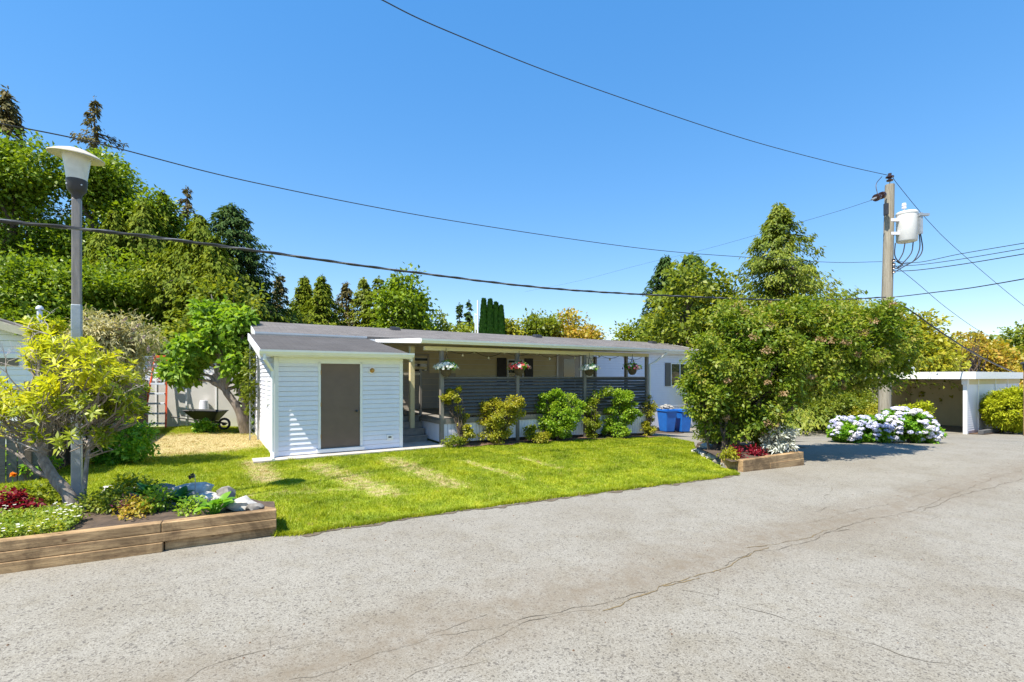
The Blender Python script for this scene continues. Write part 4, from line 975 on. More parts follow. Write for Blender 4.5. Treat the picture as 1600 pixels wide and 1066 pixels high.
bush('low_plant', 'low yellow flowered plant at the foot of the big green shrub', dp(843,-.55), [(0,0,.15,.32,.2,.16)], 1100, .06, 'lf_golden', DG, 'plant', stems=4)
bush('low_plant', 'low leafy plant on the mulch left of the slab end', dp(706,-.4), [(0,0,.14,.22,.18,.14)], 600, .06, 'lf_olive', DG, 'plant', stems=4)

# ------------------------------------------------------------------ hanging baskets
def basket(label, px, py, mats, dens):
    a, D = AT(px, -.12); z = HZT(py, D); p = H(a, -.12, z)
    o = empty('hanging_basket', label, 'flower basket', p, 0, 'flower baskets hanging from the porch beam')
    mb = MB(); mb.lathe([(.0,-.2),(.07,-.19),(.13,-.12),(.155,0),(.145,.0),(.0,-.02)], n=18, cap=False); mb.build('pot', M['basket'], o, smooth=True)
    mb = MB()
    for k in range(3): th = k*2.1; mb.tube([(.15*math.cos(th),.15*math.sin(th),0),(0,0,.42)], .006, 5, False)
    mb.tube([(0,0,.4),(0,0,2.62-z)], .007, 5); mb.build('hanger', M['cable'], o)
    link('foliage', quads_mesh('foliage', crown_leaves([(0,0,.04,.24,.22,.13)], 900, .065, .07, 40, shell=.3)), M['lf_lush'], o)
    for m_, s in mats:
        n = int(dens*s); d = rdir(n); d[:,2] = np.abs(d[:,2])*.8-.25; C = d*np.array([.34,.30,.21])*(.85+.2*RNG.random((n,1)))+np.array([0,0,.06])
        Q = []
        for k in range(5):
            th = k*2*PI/5; e1 = unit(np.cross(d, np.array([.3,.2,1.]))); e2 = np.cross(d, e1)
            Q.append(leaf_quads(C, e1*math.cos(th)+e2*math.sin(th)+d*.3, d, .046, .042, .05))
        link('blossoms', quads_mesh('blossoms', np.concatenate(Q)), M[m_], o)
basket('white flowered basket hanging by the left corner post of the deck', 697, 577, [('white_petal',1)], 120)
basket('red and white flowered basket hanging in the middle of the porch', 811, 576, [('white_petal',.5),('redpetal',.7)], 95)
basket('all white flowered basket at the third porch post', 921, 578, [('white_petal',1)], 120)
basket('small plum coloured flower basket nearest the right porch end', 988, 577, [('purplepetal',.9),('white_petal',.2)], 45)

# ------------------------------------------------------------------ wheeled blue bins
def bin_(label, px, D, rz, bag=False):
    p = GD(px, D); o = empty('wheeled_bin', label, 'bin', p, rz, 'blue bins by the home')
    w0, w1, d0, d1, h = .22, .285, .24, .34, .95
    mb = MB(); mb.hexa([(-w0,-d0,.05),(w0,-d0,.05),(w0,d0,.05),(-w0,d0,.05),(-w1,-d1,h),(w1,-d1,h),(w1,d1,h),(-w1,d1,h)])
    me = mb.mesh('body'); bm = bmesh.new(); bm.from_mesh(me); bmesh.ops.bevel(bm, geom=bm.edges[:], offset=.03, segments=3, affect='EDGES', profile=.5); bm.to_mesh(me); bm.free()
    link('body', me, M['blue'], o)
    mb = MB(); mb.bbox(-w1-.03, w1+.03, -d1-.04, d1+.03, h-.02, h+.03, .012); mb.bbox(-w1-.01, w1+.01, -d1-.02, d1+.0, h+.031, h+.075, .02); mb.tube([(-w1,d1+.06,h),(w1,d1+.06,h)], .018, 8); mb.build('lid', M['blue'], o)
    for s in (-1, 1):
        mb = MB(); mb.tube([(s*.22,d0+.06,.1),(s*.27,d0+.06,.1)], .1, 18); mb.build('wheel', M['black'], o)
    mb = MB(); mb.box(-.10,.10,-d1+.055,-d1+.075,.55,.72); mb.build('marking', M['white'], o) if False else None
    return o
b1 = bin_('left blue wheeled bin with a crumpled tarp on its lid', 1042, 21.3, .35)
b2_ = bin_('right blue wheeled bin beside the viburnum', 1066, 21.5, .3)
# crumpled tarp on the lid
bm = bmesh.new(); bmesh.ops.create_icosphere(bm, subdivisions=4, radius=1)
from mathutils import noise as mn
for v in bm.verts:
    c = v.co; k = 1+.45*mn.noise(c*2.3)+.22*mn.noise(c*6); v.co = Vector((c.x*.27*k, c.y*.25*k, max(-.02, c.z*.13*k+.05)))
me = bpy.data.meshes.new('tarp'); bm.to_mesh(me); bm.free()
pb = b1.location; o = link('tarp', me, plain('tarp_cloth', (.42,.40,.36), (.10,.10,.10), 9, .7), None, (pb.x, pb.y, pb.z+1.03)); tag(o, 'crumpled grey tarp heaped on the left blue bin', 'tarp')

# ------------------------------------------------------------------ right planter
Q0 = G(1161, 738); Q1 = G(1256, 727); qa = math.atan2(Q1.y-Q0.y, Q1.x-Q0.x); ql = (Q1-Q0).length; z0 = min(Q0.z, Q1.z)
qu = Vector((math.cos(qa), math.sin(qa), 0)); qv = Vector((-qu.y, qu.x, 0))
rp = empty('timber_planter', 'short timber planter edge at the road corner under the big viburnum', 'planter edge', (Q0.x, Q0.y, z0), qa)
for nm, (x0,x1,y0,y1,za,zb) in (('a',(0,ql*.42,0,.13,.0,.30)), ('b',(ql*.42+.004,ql,.004,.134,.165,.31)), ('c',(ql*.42+.004,ql,-.006,.128,.0,.16)), ('d',(ql-.13,ql-.005,.14,1.9,.02,.30)), ('e',(0.005,.12,.135,.55,.06,.27))):
    mb = MB(); mb.bbox(x0,x1,y0,y1,za-.03,zb,.008); mb.build('timber', M['timber'], rp)
RB = lambda x, y: Vector((Q0.x, Q0.y, 0))+qu*x+qv*y
rpoly = [RB(.08,.1), RB(ql-.08,.1), RB(ql-.08,1.9), G(1262,699), G(1190,691), G(1110,690), G(1090,695), G(1086,705), G(1100,717), G(1122,729), G(1143,738)]
tag(sheet('planter_bed', [p[:2] for p in rpoly], .0, M['soil'], .25, zf=lambda x, y: terr(x, y)+.06+.16*(1-ss(((Vector((x,y,0))-Q0).dot(qv)-1.2)/2))), kind='structure')

def rock_mesh(seed, sx, sy, sz):
    bm = bmesh.new(); bmesh.ops.create_icosphere(bm, subdivisions=2, radius=1); o3 = Vector((seed*7.3, seed*1.7, seed*3.1))
    for v in bm.verts:
        c = v.co.copy(); k = 1+.5*mn.noise(c*1.5+o3)+.28*mn.noise(c*4.1+o3); v.co = Vector((c.x*sx*k, c.y*sy*k, c.z*sz*k))
    me = bpy.data.meshes.new('stone'); bm.to_mesh(me); bm.free(); me.set_sharp_from_angle(angle=R(30)) if hasattr(me,'set_sharp_from_angle') else None
    return me
def stone(label, p, s, seed, mat='stone', group=None, rz=None):
    o = link('stone', rock_mesh(seed, *s), M[mat], None, (p.x, p.y, p.z+s[2]*.45), random.uniform(0,6) if rz is None else rz); tag(o, label, 'stone', group); return o
LS = 'stones edging the left flower bed'
def bedp(px, py, dz=0):
    z = .1
    for _ in range(20):
        D = F*(EYE-z)/(py-HZ); x = (px-800)/F*D; z = zbed(x, D)
    return Vector((x, D, z+dz))
for lb, px, py, s, m in (
    ('wide pale rounded stone behind the glossy dark leaves', 302, 776, (.22,.13,.10), 'stone2'), ('dark brown lumpy stone left of the wide pale one', 252, 777, (.16,.12,.09), 'stone'),
    ('whitish stone nearest the lamp post', 200, 769, (.15,.12,.09), 'stone2'), ('small grey stone beside the wide pale one', 319, 787, (.11,.09,.07), 'stone2'),
    ('upright brownish stone standing at the bed corner', 353, 783, (.11,.09,.10), 'stone'), ('small grey stone under the upright brownish one', 340, 786, (.07,.06,.05), 'stone2'),
    ('white layered stone nearest the timber end', 379, 797, (.14,.09,.075), 'stone2'), ('small grey stone left of the white layered one', 361, 797, (.07,.07,.06), 'stone'),
    ('flat grey stone at the very end of the timbers', 399, 799, (.10,.07,.045), 'stone'), ('half buried pale stone under the shrub', 175, 770, (.12,.1,.06), 'stone2')):
    stone(lb, bedp(px, py, .03), tuple(v*1.08 for v in s), px*.13, m, LS, 0.4)
RS = 'white stones edging the viburnum bed'
rr = random.Random(5)
k = 0
for t in np.linspace(0, 1, 12):
    px = 1149-t*58; py = 735-26*t+ (3 if k % 2 else -2)
    for j in range(2):
        q = G(px+rr.uniform(-5,5)+j*7, py-j*5)
        s = rr.uniform(.09,.17); stone('small pale stone in the heap edging the viburnum bed', Vector((q.x,q.y,q.z+.02+j*.07)), (s*1.2, s*.8, s*.6), k+.37, 'stone2' if rr.random() < .75 else 'stone', RS); k += 1
stone('large white flat-topped stone nearest the short timber planter', G(1150,728)+Vector((0,.1,.08)), (.25,.16,.13), 91, 'stone2', RS, .3)
stone('long brown slab stone lying against the short planter end', G(1149,733)+Vector((0,-.0,.03)), (.28,.09,.08), 92, 'stone', RS, -.3)
stone('blue grey upright stone in the middle of the white heap', G(1116,712)+Vector((0,0,.1)), (.16,.12,.14), 93, 'stone', RS, .3)

# viburnum: multi-stemmed big shrub
vb = RB(.95, 1.25); vb.z = terr(vb.x, vb.y)+.1
def E(px, py, D, rx, ry, rz): q = at(px, py, D)-vb; return (q.x, q.y, q.z, rx, ry, rz)
vells = [E(1190,560,12.4,1.35,1.3,1.25), E(1250,530,12.8,1.4,1.3,1.05), E(1320,545,13.1,1.2,1.2,.95), E(1375,540,13.6,.75,.8,.65), E(1130,575,12.2,.85,.9,.9), E(1110,625,12.1,.55,.7,.55), E(1175,630,12.2,.95,.95,.8),
         E(1240,500,12.9,.9,.9,.55), E(1170,512,12.6,.8,.8,.6), E(1310,500,13.2,.75,.7,.45), E(1255,590,12.6,.9,.9,.65), E(1395,505,13.8,.35,.4,.35), E(1345,585,13.3,.7,.7,.45), E(1170,655,12.3,.5,.6,.45), E(1098,600,12.2,.4,.5,.4), E(1405,560,13.8,.4,.4,.35)]
vells += [E(1150,655,12.1,.5,.5,.5), E(1185,672,12.2,.5,.45,.35), E(1125,665,12.3,.4,.45,.4)]
for _ in range(34):
    e = random.choice(vells[:14]); dv = Vector(rdir(1)[0]); dv.y *= .6; dv.z = abs(dv.z)*.9 if random.random() < .75 else dv.z; dv.normalize(); q_ = random.uniform(.16,.34)
    vells.append((e[0]+dv.x*e[3]*1.08, e[1]+dv.y*e[4]*1.05, e[2]+dv.z*e[5]*1.08, q_, q_, q_*random.uniform(.7,1.3)))
vo = empty('viburnum_shrub', 'huge spreading leafy shrub with rusty seed clusters at the road corner', 'shrub', vb)
lv = crown_leaves(vells, 66000, .10, .24, 1150, aspect=.55, shell=.40)
link('foliage', quads_mesh('foliage', lv), M['lf_vib'], vo)
cl = crown_leaves(vells, 5000, .045, .11, 90, aspect=.7, shell=.98); link('seed_clusters', quads_mesh('seed_clusters', cl), M['lf_rusty_cluster'], vo)
mb = MB(); tops = [Vector(e[:3])+Vector((random.uniform(-.3,.3),random.uniform(-.3,.3),.1)) for e in vells[:16] for _ in range(2)]
limb_set(mb, (0,0,-.1), tops[:10], .026, .010, .10); limb_set(mb, (.25,.1,-.1), tops[10:20], .024, .010, .10); limb_set(mb, (-.2,.25,-.1), tops[20:], .024, .010, .10)
q = at(1262,618,12.7)-vb; mb.tube(spl([Vector((.15,0,-.05)), Vector((.35,-.05,.35)), q*.6+Vector((0,0,-.05)), q, q+Vector((.5,.2,.45))]), [.06,.057,.055,.05,.05]+[.045]*28, 8)
mb.build('stems', M['bark'], vo, smooth=True)
def loose(px0, px1, y0, y1): pass
# ivy column
ip = G(1112, 704)+Vector((.1,.5,.08))
bush('ivy_stump', 'dark ivy covered stump left of the viburnum stems', ip, [(0,0,.35,.27,.25,.38),(0,0,.7,.22,.2,.2)], 2600, .07, 'lf_olive', stems=3, sr=.06)
def low(name, label, p, r, h, n, size, mat, cat='plant', group=None, **k): return bush(name, label, p, [(0,0,h*.45,r,r*.8,h*.55)], n, size, mat, group, cat, stems=4, **k)
p = RB(.38,.5); p.z = terr(p.x,p.y)+.2; low('red_begonia', 'left red flowering clump behind the short timber planter', p, .13, .17, 420, .055, 'redleaf')
p = RB(1.15,.5); p.z = terr(p.x,p.y)+.2; low('red_begonia', 'right red flowering clump behind the short timber planter', p, .13, .17, 420, .055, 'redleaf')
p = RB(.12,.42); p.z = terr(p.x,p.y)+.2; low('low_plant', 'small yellow green clump at the left corner of the short planter', p, .15, .2, 500, .06, 'lf_golden')
p = RB(ql-.30,.42); p.z = terr(p.x,p.y)+.15; bush('silver_plant', 'silvery white leaved plant at the right end of the short planter', p, [(0,0,.35,.3,.3,.32),(.25,.1,.55,.28,.22,.2),(-.05,0,.6,.25,.2,.2)], 1900, .11, 'lf_silver', None, 'plant', aspect=.3, stemmat='lf_silver', clump_r=.12, stems=12, up=.1)

# ------------------------------------------------------------------ hydrangeas and hedge
def hydrangea(label, px, D, ells, nh, mats):
    p = GD(px, D, .0); o = empty('hydrangea', label, 'hydrangea', p, 0, 'hydrangeas on the driveway')
    mb = MB(); limb_set(mb, (0,0,-.05), [Vector(e[:3])+Vector((random.uniform(-.5,.5)*e[3],0,e[5]*.3)) for e in ells for _ in range(8)], .014, .005); mb.build('stems', M['bark'], o)
    link('foliage', quads_mesh('foliage', crown_leaves([(e[0],e[1],e[2],e[3]*.9,e[4]*.9,e[5]*.88) for e in ells], 5500, .11, .16, aspect=.75, shell=.5)), M['lf_lush'], o)
    hm = []
    for s in range(3):
        n = 90; d = rdir(n); d[:,2] = np.abs(d[:,2])*.95-.12; d = unit(d); C = d*np.array([.105,.105,.075])
        e1 = unit(np.cross(d, np.array([.31,.2,.9]))); e2 = np.cross(d, e1); Q = []
        for k in range(4): th = k*PI/2+s; Q.append(leaf_quads(C, e1*math.cos(th)+e2*math.sin(th), d, .022, .024, .05))
        hm.append(quads_mesh('flower_head', np.concatenate(Q)))
    k = 0
    while k < nh:
        e = random.choice(ells); d = Vector(rdir(1)[0])
        if d.y > .35 or d.z < -.55: continue
        q = Vector((e[0]+d.x*e[3]*1.02, e[1]+d.y*e[4]*1.02, e[2]+d.z*e[5]*1.02))
        if q.z < .05 or any(((q.x-f[0])/f[3])**2+((q.y-f[1])/f[4])**2+((q.z-f[2])/f[5])**2 < .85 for f in ells): continue
        m_ = random.choice(mats); h = bpy.data.objects.new('flower_head', hm[k % 3]); COL.objects.link(h); h.parent = o; h.location = q; s = random.uniform(.75,1.15); h.scale = (s,s,s)
        h.rotation_euler = (random.uniform(-.4,.6), random.uniform(-.4,.4), random.uniform(0,6)); 
        if not hm[k % 3].materials: hm[k % 3].materials.append(M[m_])
        h.material_slots[0].link = 'OBJECT'; h.material_slots[0].material = M[m_]; k += 1
    return o
hydrangea('low wide hydrangea with blue tinted flower heads', 1352, 16.3, [(-.75,0,.38,.42,.5,.42),(-.2,.1,.4,.6,.55,.42),(.5,.1,.42,.65,.55,.46)], 92, ['hyd_blue','hyd_blue','hyd_white'])
hydrangea('taller hydrangea mounded with pale lilac flower heads', 1420, 16.2, [(0,0,.55,.72,.6,.55),(-.25,.1,.75,.45,.45,.38),(.42,0,.3,.45,.45,.36)], 98, ['hyd_white','hyd_white','hyd_blue'])
HG = 'hedge shrubs behind the hydrangeas'
for lb, px, D, w, h, m_, s in (('dark green hedge shrub beyond the driveway left of the others', 1235, 24.5, 1.3, 1.9, 'lf_olive', .1), ('yellow green hedge shrub beyond the driveway', 1275, 23, 1.2, 1.9, 'lf_yellowgreen', .1), ('mixed green hedge shrub behind the bluish hydrangea', 1322, 21, 1.3, 2.0, 'lf_olive', .1),
    ('yellow tinted hedge shrub before the wide carport post', 1366, 20, .8, 1.4, 'lf_golden', .09), ('bright golden shrub before the dark carport opening', 1425, 18.8, .62, 1.35, 'lf_globe', .09), ('tall hedge shrub behind the viburnum branches', 1180, 24, 1.5, 1.8, 'lf_olive', .1)):
    bush('hedge_shrub', lb, GD(px, D), [(0,0,h*.45,w,w*.8,h*.5),(w*.4,0,h*.62,w*.55,w*.5,h*.36),(-w*.45,0,h*.55,w*.6,w*.5,h*.4)], 6500, s, m_, HG, clump_r=.22)
for lb, da, r, h in (('large round golden conifer against the carport side', 1.9, 1.05, 1.95), ('smaller round golden conifer nearer the right edge', 3.6, .95, 1.75)):
    p = CP+U*da-V*1.0; p.z = terr(p.x,p.y)
    bush('globe_conifer', lb, p, [(0,0,h*.55,r,r*.85,h*.46)], 16000, .10, 'lf_globe', 'round conifers by the carport', clump_r=.15, aspect=.4, shell=.75, nclump=420, up=.9)
# wispy bare tree by the carport
p = GD(1513, 27); o = empty('bare_tree', 'half bare tree with curling dark twigs above the carport', 'tree', p); mb = MB()
zt_ = HZT(520,27)-p.z
limb_set(mb, (0,0,0), [(random.uniform(-1.2,1.2), random.uniform(-.5,.5), zt_*random.uniform(.75,1.02)) for _ in range(26)], .06, .008, .12); mb.build('branches', M['bark'], o)
link('crown', quads_mesh('crown', crown_leaves([(0,0,zt_*.85,1.1,.6,zt_*.16)], 900, .14, .2, 50)), M['lf_rust'], o)

# ------------------------------------------------------------------ left side: neighbour, fence, back wall
# neighbour's gable
ng = at(62, 521, 13.0); nb = empty('neighbour_house', 'pale blue sided neighbouring house with a low gable at the left edge', 'house', (ng.x, ng.y, terr(ng.x, ng.y)), HR)
hz_ = ng.z-terr(ng.x,ng.y)     # eave height at its right end (local x=0), wall runs to the left
rise = .34
mb = MB(); exp = .15
k = 0
while k*exp < hz_+2:
    z0 = k*exp; 
    xr = 0 if z0 < hz_-.2 else -(z0-(hz_-.2))/rise
    if xr < -6: break
    laps(mb, -6.5, xr-.12, z0, z0+exp, 0, exp=exp, proj=.012, zref=0); k += 1
mb.box(-6.5, -.13, .012, 8, 0, hz_-.3); mb.build('siding', M['white'], nb)
mb = MB()
mb.hexa([(-6.5,-.32,hz_+6.5*rise-.02),(.32,-.32,hz_-.32*rise-.02),(.32,8,hz_-.32*rise-.02),(-6.5,8,hz_+6.5*rise-.02),(-6.5,-.32,hz_+6.5*rise+.07),(.32,-.32,hz_-.32*rise+.07),(.32,8,hz_-.32*rise+.07),(-6.5,8,hz_+6.5*rise+.07)])
rf = mb.build('roof', M['shingle'], nb)
mb = MB(); mb.hexa([(-6.5,-.35,hz_+6.5*rise-.18),(.34,-.35,hz_-.34*rise-.18),(.34,-.322,hz_-.34*rise-.18),(-6.5,-.322,hz_+6.5*rise-.18),(-6.5,-.35,hz_+6.5*rise+.03),(.34,-.35,hz_-.34*rise+.03),(.34,-.322,hz_-.34*rise+.03),(-6.5,-.322,hz_+6.5*rise+.03)]); mb.build('rake_board', M['cream'], nb)
q = at(62,498,16)-ng; cc = Matrix.Rotation(-HR,3,'Z') @ q
mb = MB(); mb.lathe([(.07,hz_-1),(.07,hz_+cc.z-.0+.25)], (cc.x,cc.y,0), 16); mb.lathe([(.10,hz_+cc.z+.30),(.10,hz_+cc.z+.36),(.05,hz_+cc.z+.42)], (cc.x,cc.y,0), 16); mb.lathe([(.03,hz_+cc.z+.2),(.03,hz_+cc.z+.34)], (cc.x,cc.y,0), 8); mb.build('chimney', M['alu'], nb, smooth=True)
q = at(20,553,12.9)-ng; cc = Matrix.Rotation(-HR,3,'Z') @ q
mb = MB(); mb.box(-2.3,-.35,-.05,.0,hz_+cc.z-.12,hz_+cc.z+.0); w = mb.build('window', M['trim'], nb); mb = MB(); mb.box(-2.25,-.4,-.04,-.03,hz_+cc.z-.32,hz_+cc.z-.122); mb.build('pane', M['glass'], w)
# board fence
def board_fence(name, label, A, B, h, mat, w=.14, gap=.012, group=None):
    A = Vector(A); B = Vector(B); d = B-A; ln = d.length; o = empty(name, label, 'fence', (A.x,A.y,terr(A.x,A.y)), math.atan2(d.y,d.x), group)
    mb = MB(); x = 0; k = 0
    while x < ln: mb.box(x, x+w-gap, -.012+(k%2)*.004, .012+(k%2)*.004, .02, h+random.uniform(-.012,.012)); x += w; k += 1
    mb.build('boards', M[mat], o)
    mb = MB()
    for z in (.3, h-.25): mb.box(0, ln, .017, .06, z, z+.08)
    mb.build('rails', M[mat], o)
    x = 0
    while x <= ln+.1: mb = MB(); mb.bbox(x-.05, x+.05, .018, .12, -.1, h+.02, .006); mb.build('post', M[mat], o); x += 2.1
    return o
f0 = Vector((-8.45, 8.6, 0)); 
board_fence('board_fence', 'weathered grey board fence behind the flower bed at the left', (-9.9, 7.4, 0), f0, 1.05, 'fence')
f1 = f0+Vector((-.9,1.9,0)); f2 = G(228,672); f2.z = 0
board_fence('board_fence', 'dark brown board fence running back toward the stepladder', f0, f2+Vector((-.4,.6,0)), 1.75, 'brownfence')
# back shed wall
wa = G(196, 668); wb = G(402, 668); wd = wb-wa; wr = math.atan2(wd.y, wd.x); wl_ = wd.length; wz = terr(wa.x, wa.y); wh = HZT(562, wa.y)-wz
bs = empty('garden_shed', 'low white panelled shed closing the back of the side yard', 'shed', (wa.x, wa.y, wz), wr)
mb = MB(); mb.box(0, wl_, 0, 2.2, -.3, wh-.75); mb.build('wall', M['tan'] if False else plain('cream_panel', (.60,.58,.54), (.54,.52,.48), 2, .6, bmp=.04), bs)
mb = MB(); mb.box(0, wl_, .01, 2.2, wh-.745, wh); mb.build('upper_wall', M['white'], bs)
mb = MB(); x = 0
while x < wl_: mb.bbox(x-.02, x+.03, -.03, -.002, -.1, wh, .003); x += .95
mb.build('batten', M['trim'], bs)
mb = MB(); mb.box(-.15, wl_+.1, -.12, 2.3, wh+.002, wh+.12); mb.build('roof', M['metal'], bs)
# lattice
mb = MB(); x = 0; lz0 = wh-.74; lh = .7
while x < wl_-.1:
    mb.bar((x, -.02, lz0), (x+lh, -.02, lz0+lh), .028, .01, (0,1,0)); mb.bar((x+lh, -.034, lz0), (x, -.034, lz0+lh), .028, .01, (0,1,0)); x += .2
mb.build('lattice', M['trim'], bs)
# stepladder
lp_ = G(251, 669); lf = empty('stepladder', 'orange fibreglass stepladder with pale metal steps standing open by the fence', 'ladder', lp_+Vector((0,-.3,0)), R(6))
lh = HZT(558, lp_.y)-lp_.z; wb_ = .36; wt_ = .19
for s in (-1, 1):
    mb = MB(); mb.bar((s*wb_,0,0), (s*wt_,.38,lh), .055, .035); mb.build('rail', M['orange'], lf)
    mb = MB(); mb.bar((s*wb_*1.02,1.15,0), (s*wt_,.5,lh*.97), .03, .03); mb.build('rear_rail', M['orange'], lf)
for i in range(7):
    f = (i+.55)/7.3; w = wb_+(wt_-wb_)*f-.03; mb = MB(); mb.bbox(-w, w, .38*f-.06, .38*f+.04, lh*f-.03, lh*f+.03, .004); mb.build('step', M['alu'], lf)
mb = MB(); mb.bbox(-wt_-.04, wt_+.04, .34, .56, lh-.02, lh+.05, .01); mb.build('top_cap', M['orange'], lf)
mb = MB()
for z, y in ((.35,.98),(1.0,.82)): mb.bar((-.3,y+.06,z*lh/2.3), (.3,y+.06,z*lh/2.3), .025)
mb.build('rear_brace', M['alu'], lf)
# wheelbarrow
wp = G(338, 669); wbz = empty('wheelbarrow', 'black wheelbarrow parked under the fig tree', 'wheelbarrow', wp+Vector((0,-.5,0)), R(4))
mb = MB(); o8 = [(-.32,-.2,.36),(.28,-.2,.30),(.28,.2,.30),(-.32,.2,.36),(-.6,-.33,.66),(.52,-.33,.62),(.52,.33,.62),(-.6,.33,.66)]; i8 = [(x*.95, y*.93, z+.015) for x, y, z in o8]
mb._add(o8+i8, [(0,3,2,1),(0,1,5,4),(1,2,6,5),(2,3,7,6),(3,0,4,7),(8,9,10,11),(12,13,9,8),(13,14,10,9),(14,15,11,10),(15,12,8,11),(4,5,13,12),(5,6,14,13),(6,7,15,14),(7,4,12,15)])
mb.tube([(-.6,-.33,.66),(.52,-.33,.62),(.52,.33,.62),(-.6,.33,.66),(-.6,-.33,.66)], .014, 6); mb.build('tray', M['black'], wbz)
mb = MB()
for s in (-1,1): mb.tube([(-.98,s*.3,.46),(-.2,s*.2,.32),(.62,s*.06,.2)], .018, 8)
mb.build('handles', M['black'], wbz)
mb = MB()
for s in (-1,1): mb.tube([(-.15,s*.22,.34),(-.32,s*.24,0),(-.02,s*.22,0),(.1,s*.2,.3)], .014, 6)
mb.build('legs', M['black'], wbz)
mb = MB(); pts = [(.55+.17*math.cos(t*PI/8), 0, .19+.17*math.sin(t*PI/8)) for t in range(17)]; mb.tube(pts, .04, 8, False); mb.tube([(.55,-.06,.19),(.55,.06,.19)], .05, 10); mb.build('wheel', M['black'], wbz, smooth=True)
bp_ = wp+Vector((-.62,.15,0))
o = empty('white_bucket', 'white bucket upended beside the wheelbarrow', 'bucket', bp_+Vector((.1,0,.0))); mb = MB(); mb.lathe([(.16,.62),(.12,.95),(.11,.95),(.0,.95)], n=20, cap=False); mb.build('pail', M['white'], o, smooth=True)
mb = MB(); mb.tube([(0,0,0),(0,0,.95)], .03, 8); mb.build('stake', M['bark'], o)
# fig tree
fb = G(384, 678); fo = empty('fig_tree', 'leaning fig tree with big glossy leaves beside the home end', 'tree', fb)
def FE(px, py, D, rx, ry, rz): q = at(px, py, D)-fb; return (q.x, q.y, q.z, rx, ry, rz)
fD = fb.y-.2
fe = [FE(345,520,fD,.8,.7,.6), FE(285,572,fD-.2,.5,.5,.25), FE(305,545,fD-.2,.6,.6,.42), FE(375,560,fD,.5,.6,.6), FE(335,490,fD+.2,.6,.6,.4), FE(285,585,fD-.3,.5,.5,.28), FE(370,505,fD,.5,.5,.45), FE(395,600,fD+.5,.3,.4,.45), FE(395,640,fD+.5,.25,.4,.4)]
link('crown', quads_mesh('crown', crown_leaves(fe, 6800, .19, .24, 300, aspect=.55, shell=.25, droop=.35)), M['lf_fig'], fo)
mb = MB(); mb.tube(spl([(0,0,-.1), FE(372,640,fD,0,0,0)[:3], FE(352,610,fD,0,0,0)[:3], FE(335,585,fD,0,0,0)[:3]]), [.13]*6+[.11]*10+[.09]*9, 9)
limb_set(mb, FE(352,610,fD,0,0,0)[:3], [e[:3] for e in fe]+[FE(330,460,fD,0,0,0)[:3], FE(310,475,fD,0,0,0)[:3], FE(395,480,fD,0,0,0)[:3]], .06, .012)
limb_set(mb, (0.03,0,.1), [FE(372,560,fD,0,0,0)[:3], FE(390,590,fD,0,0,0)[:3]], .06, .015); mb.build('trunk', M['greybark'], fo, smooth=True)
low('shade_plant', 'leafy plant growing under the wheelbarrow', G(336,672)+Vector((.1,-.75,0)), .28, .35, 700, .1, 'lf_lush')
low('shade_plant', 'dark leafy plant at the foot of the fig trunk', G(396,668)+Vector((.0,.1,0)), .35, 1.1, 1500, .13, 'lf_lush')

# ------------------------------------------------------------------ chartreuse shrub (rhododendron) in the left bed
def grow(mb, p, d, L_, r, lev, tips, spread=.55, up=.12):
    n = 4; pts = [p.copy()]; rs = [r]; q = p.copy(); dd = d.copy()
    for i in range(n):
        dd = (dd+Vector((random.gauss(0,.16), random.gauss(0,.16), random.gauss(.0,.1)+up))).normalized(); q = q+dd*L_/n; pts.append(q.copy()); rs.append(r*(1-.45*(i+1)/n))
    mb.tube(pts, rs, 6, False)
    if lev == 0: tips.append((q, dd)); return
    for k in range(random.choice((2,3,3))):
        nd_ = (dd+Vector((random.gauss(0,spread), random.gauss(0,spread), random.gauss(0,spread*.6)))).normalized(); grow(mb, q, nd_, L_*random.uniform(.62,.85), r*.55, lev-1, tips, spread, up)
def whorls(tips, nl, L_, W_, rep=1):
    P = []; D_ = []; N_ = []
    for q, d in tips:
        for j in range(rep):
            qq = q-d*j*.07; e1 = d.cross(Vector((.3,.4,.85))).normalized(); e2 = d.cross(e1)
            for k in range(nl):
                th = 2*PI*k/nl+random.uniform(-.3,.3)+j; o = e1*math.cos(th)+e2*math.sin(th); el = random.uniform(.0,.9)
                P.append(qq); D_.append(o*math.cos(el)+d*math.sin(el)+Vector((0,0,.1))); N_.append(d+Vector((0,0,.5))-o*.2)
    P, D_, N_ = map(lambda a: np.array([tuple(v) for v in a]), (P, D_, N_)); Ls = L_*(.6+.7*RNG.random(len(P)))
    return leaf_quads(P, D_, N_, Ls, Ls*W_, .12, .12)
rb = bedp(120, 797); ro = empty('rhododendron', 'gnarled shrub with chartreuse leaf whorls around the lamp post', 'shrub', rb)
random.seed(21)
mb = MB(); tips = []
for s, d, l in (((-.46,.05,.6),(-.55,-.05,.5),.45), ((-.46,.05,.6),(-.1,.15,.95),.6), ((-.3,.03,.38),(-.8,-.1,.35),.4), ((.02,0,0),(.10,.1,1),.75), ((-.46,.05,.6),(-.5,-.25,.9),.55)):
    grow(mb, Vector(s), Vector(d).normalized(), l, .034, 3, tips, .7, .07)
mb.tube(spl([(0.0,0,-.1),(-.12,.02,.18),(-.3,.03,.38),(-.46,.05,.6)]), [.075]*8+[.065]*8+[.055]*9, 9)
mb.build('stems', M['greybark'], ro, smooth=True)
def inview(q):
    w = rb+q; px = 800+F*w.x/w.y; py = HZ-F*(w.z-EYE)/w.y; return px, py
T1 = []; T2 = []
for q, d in tips:
    px, py = inview(q)
    (T1 if q.z > .85 else T2).append((q, d))
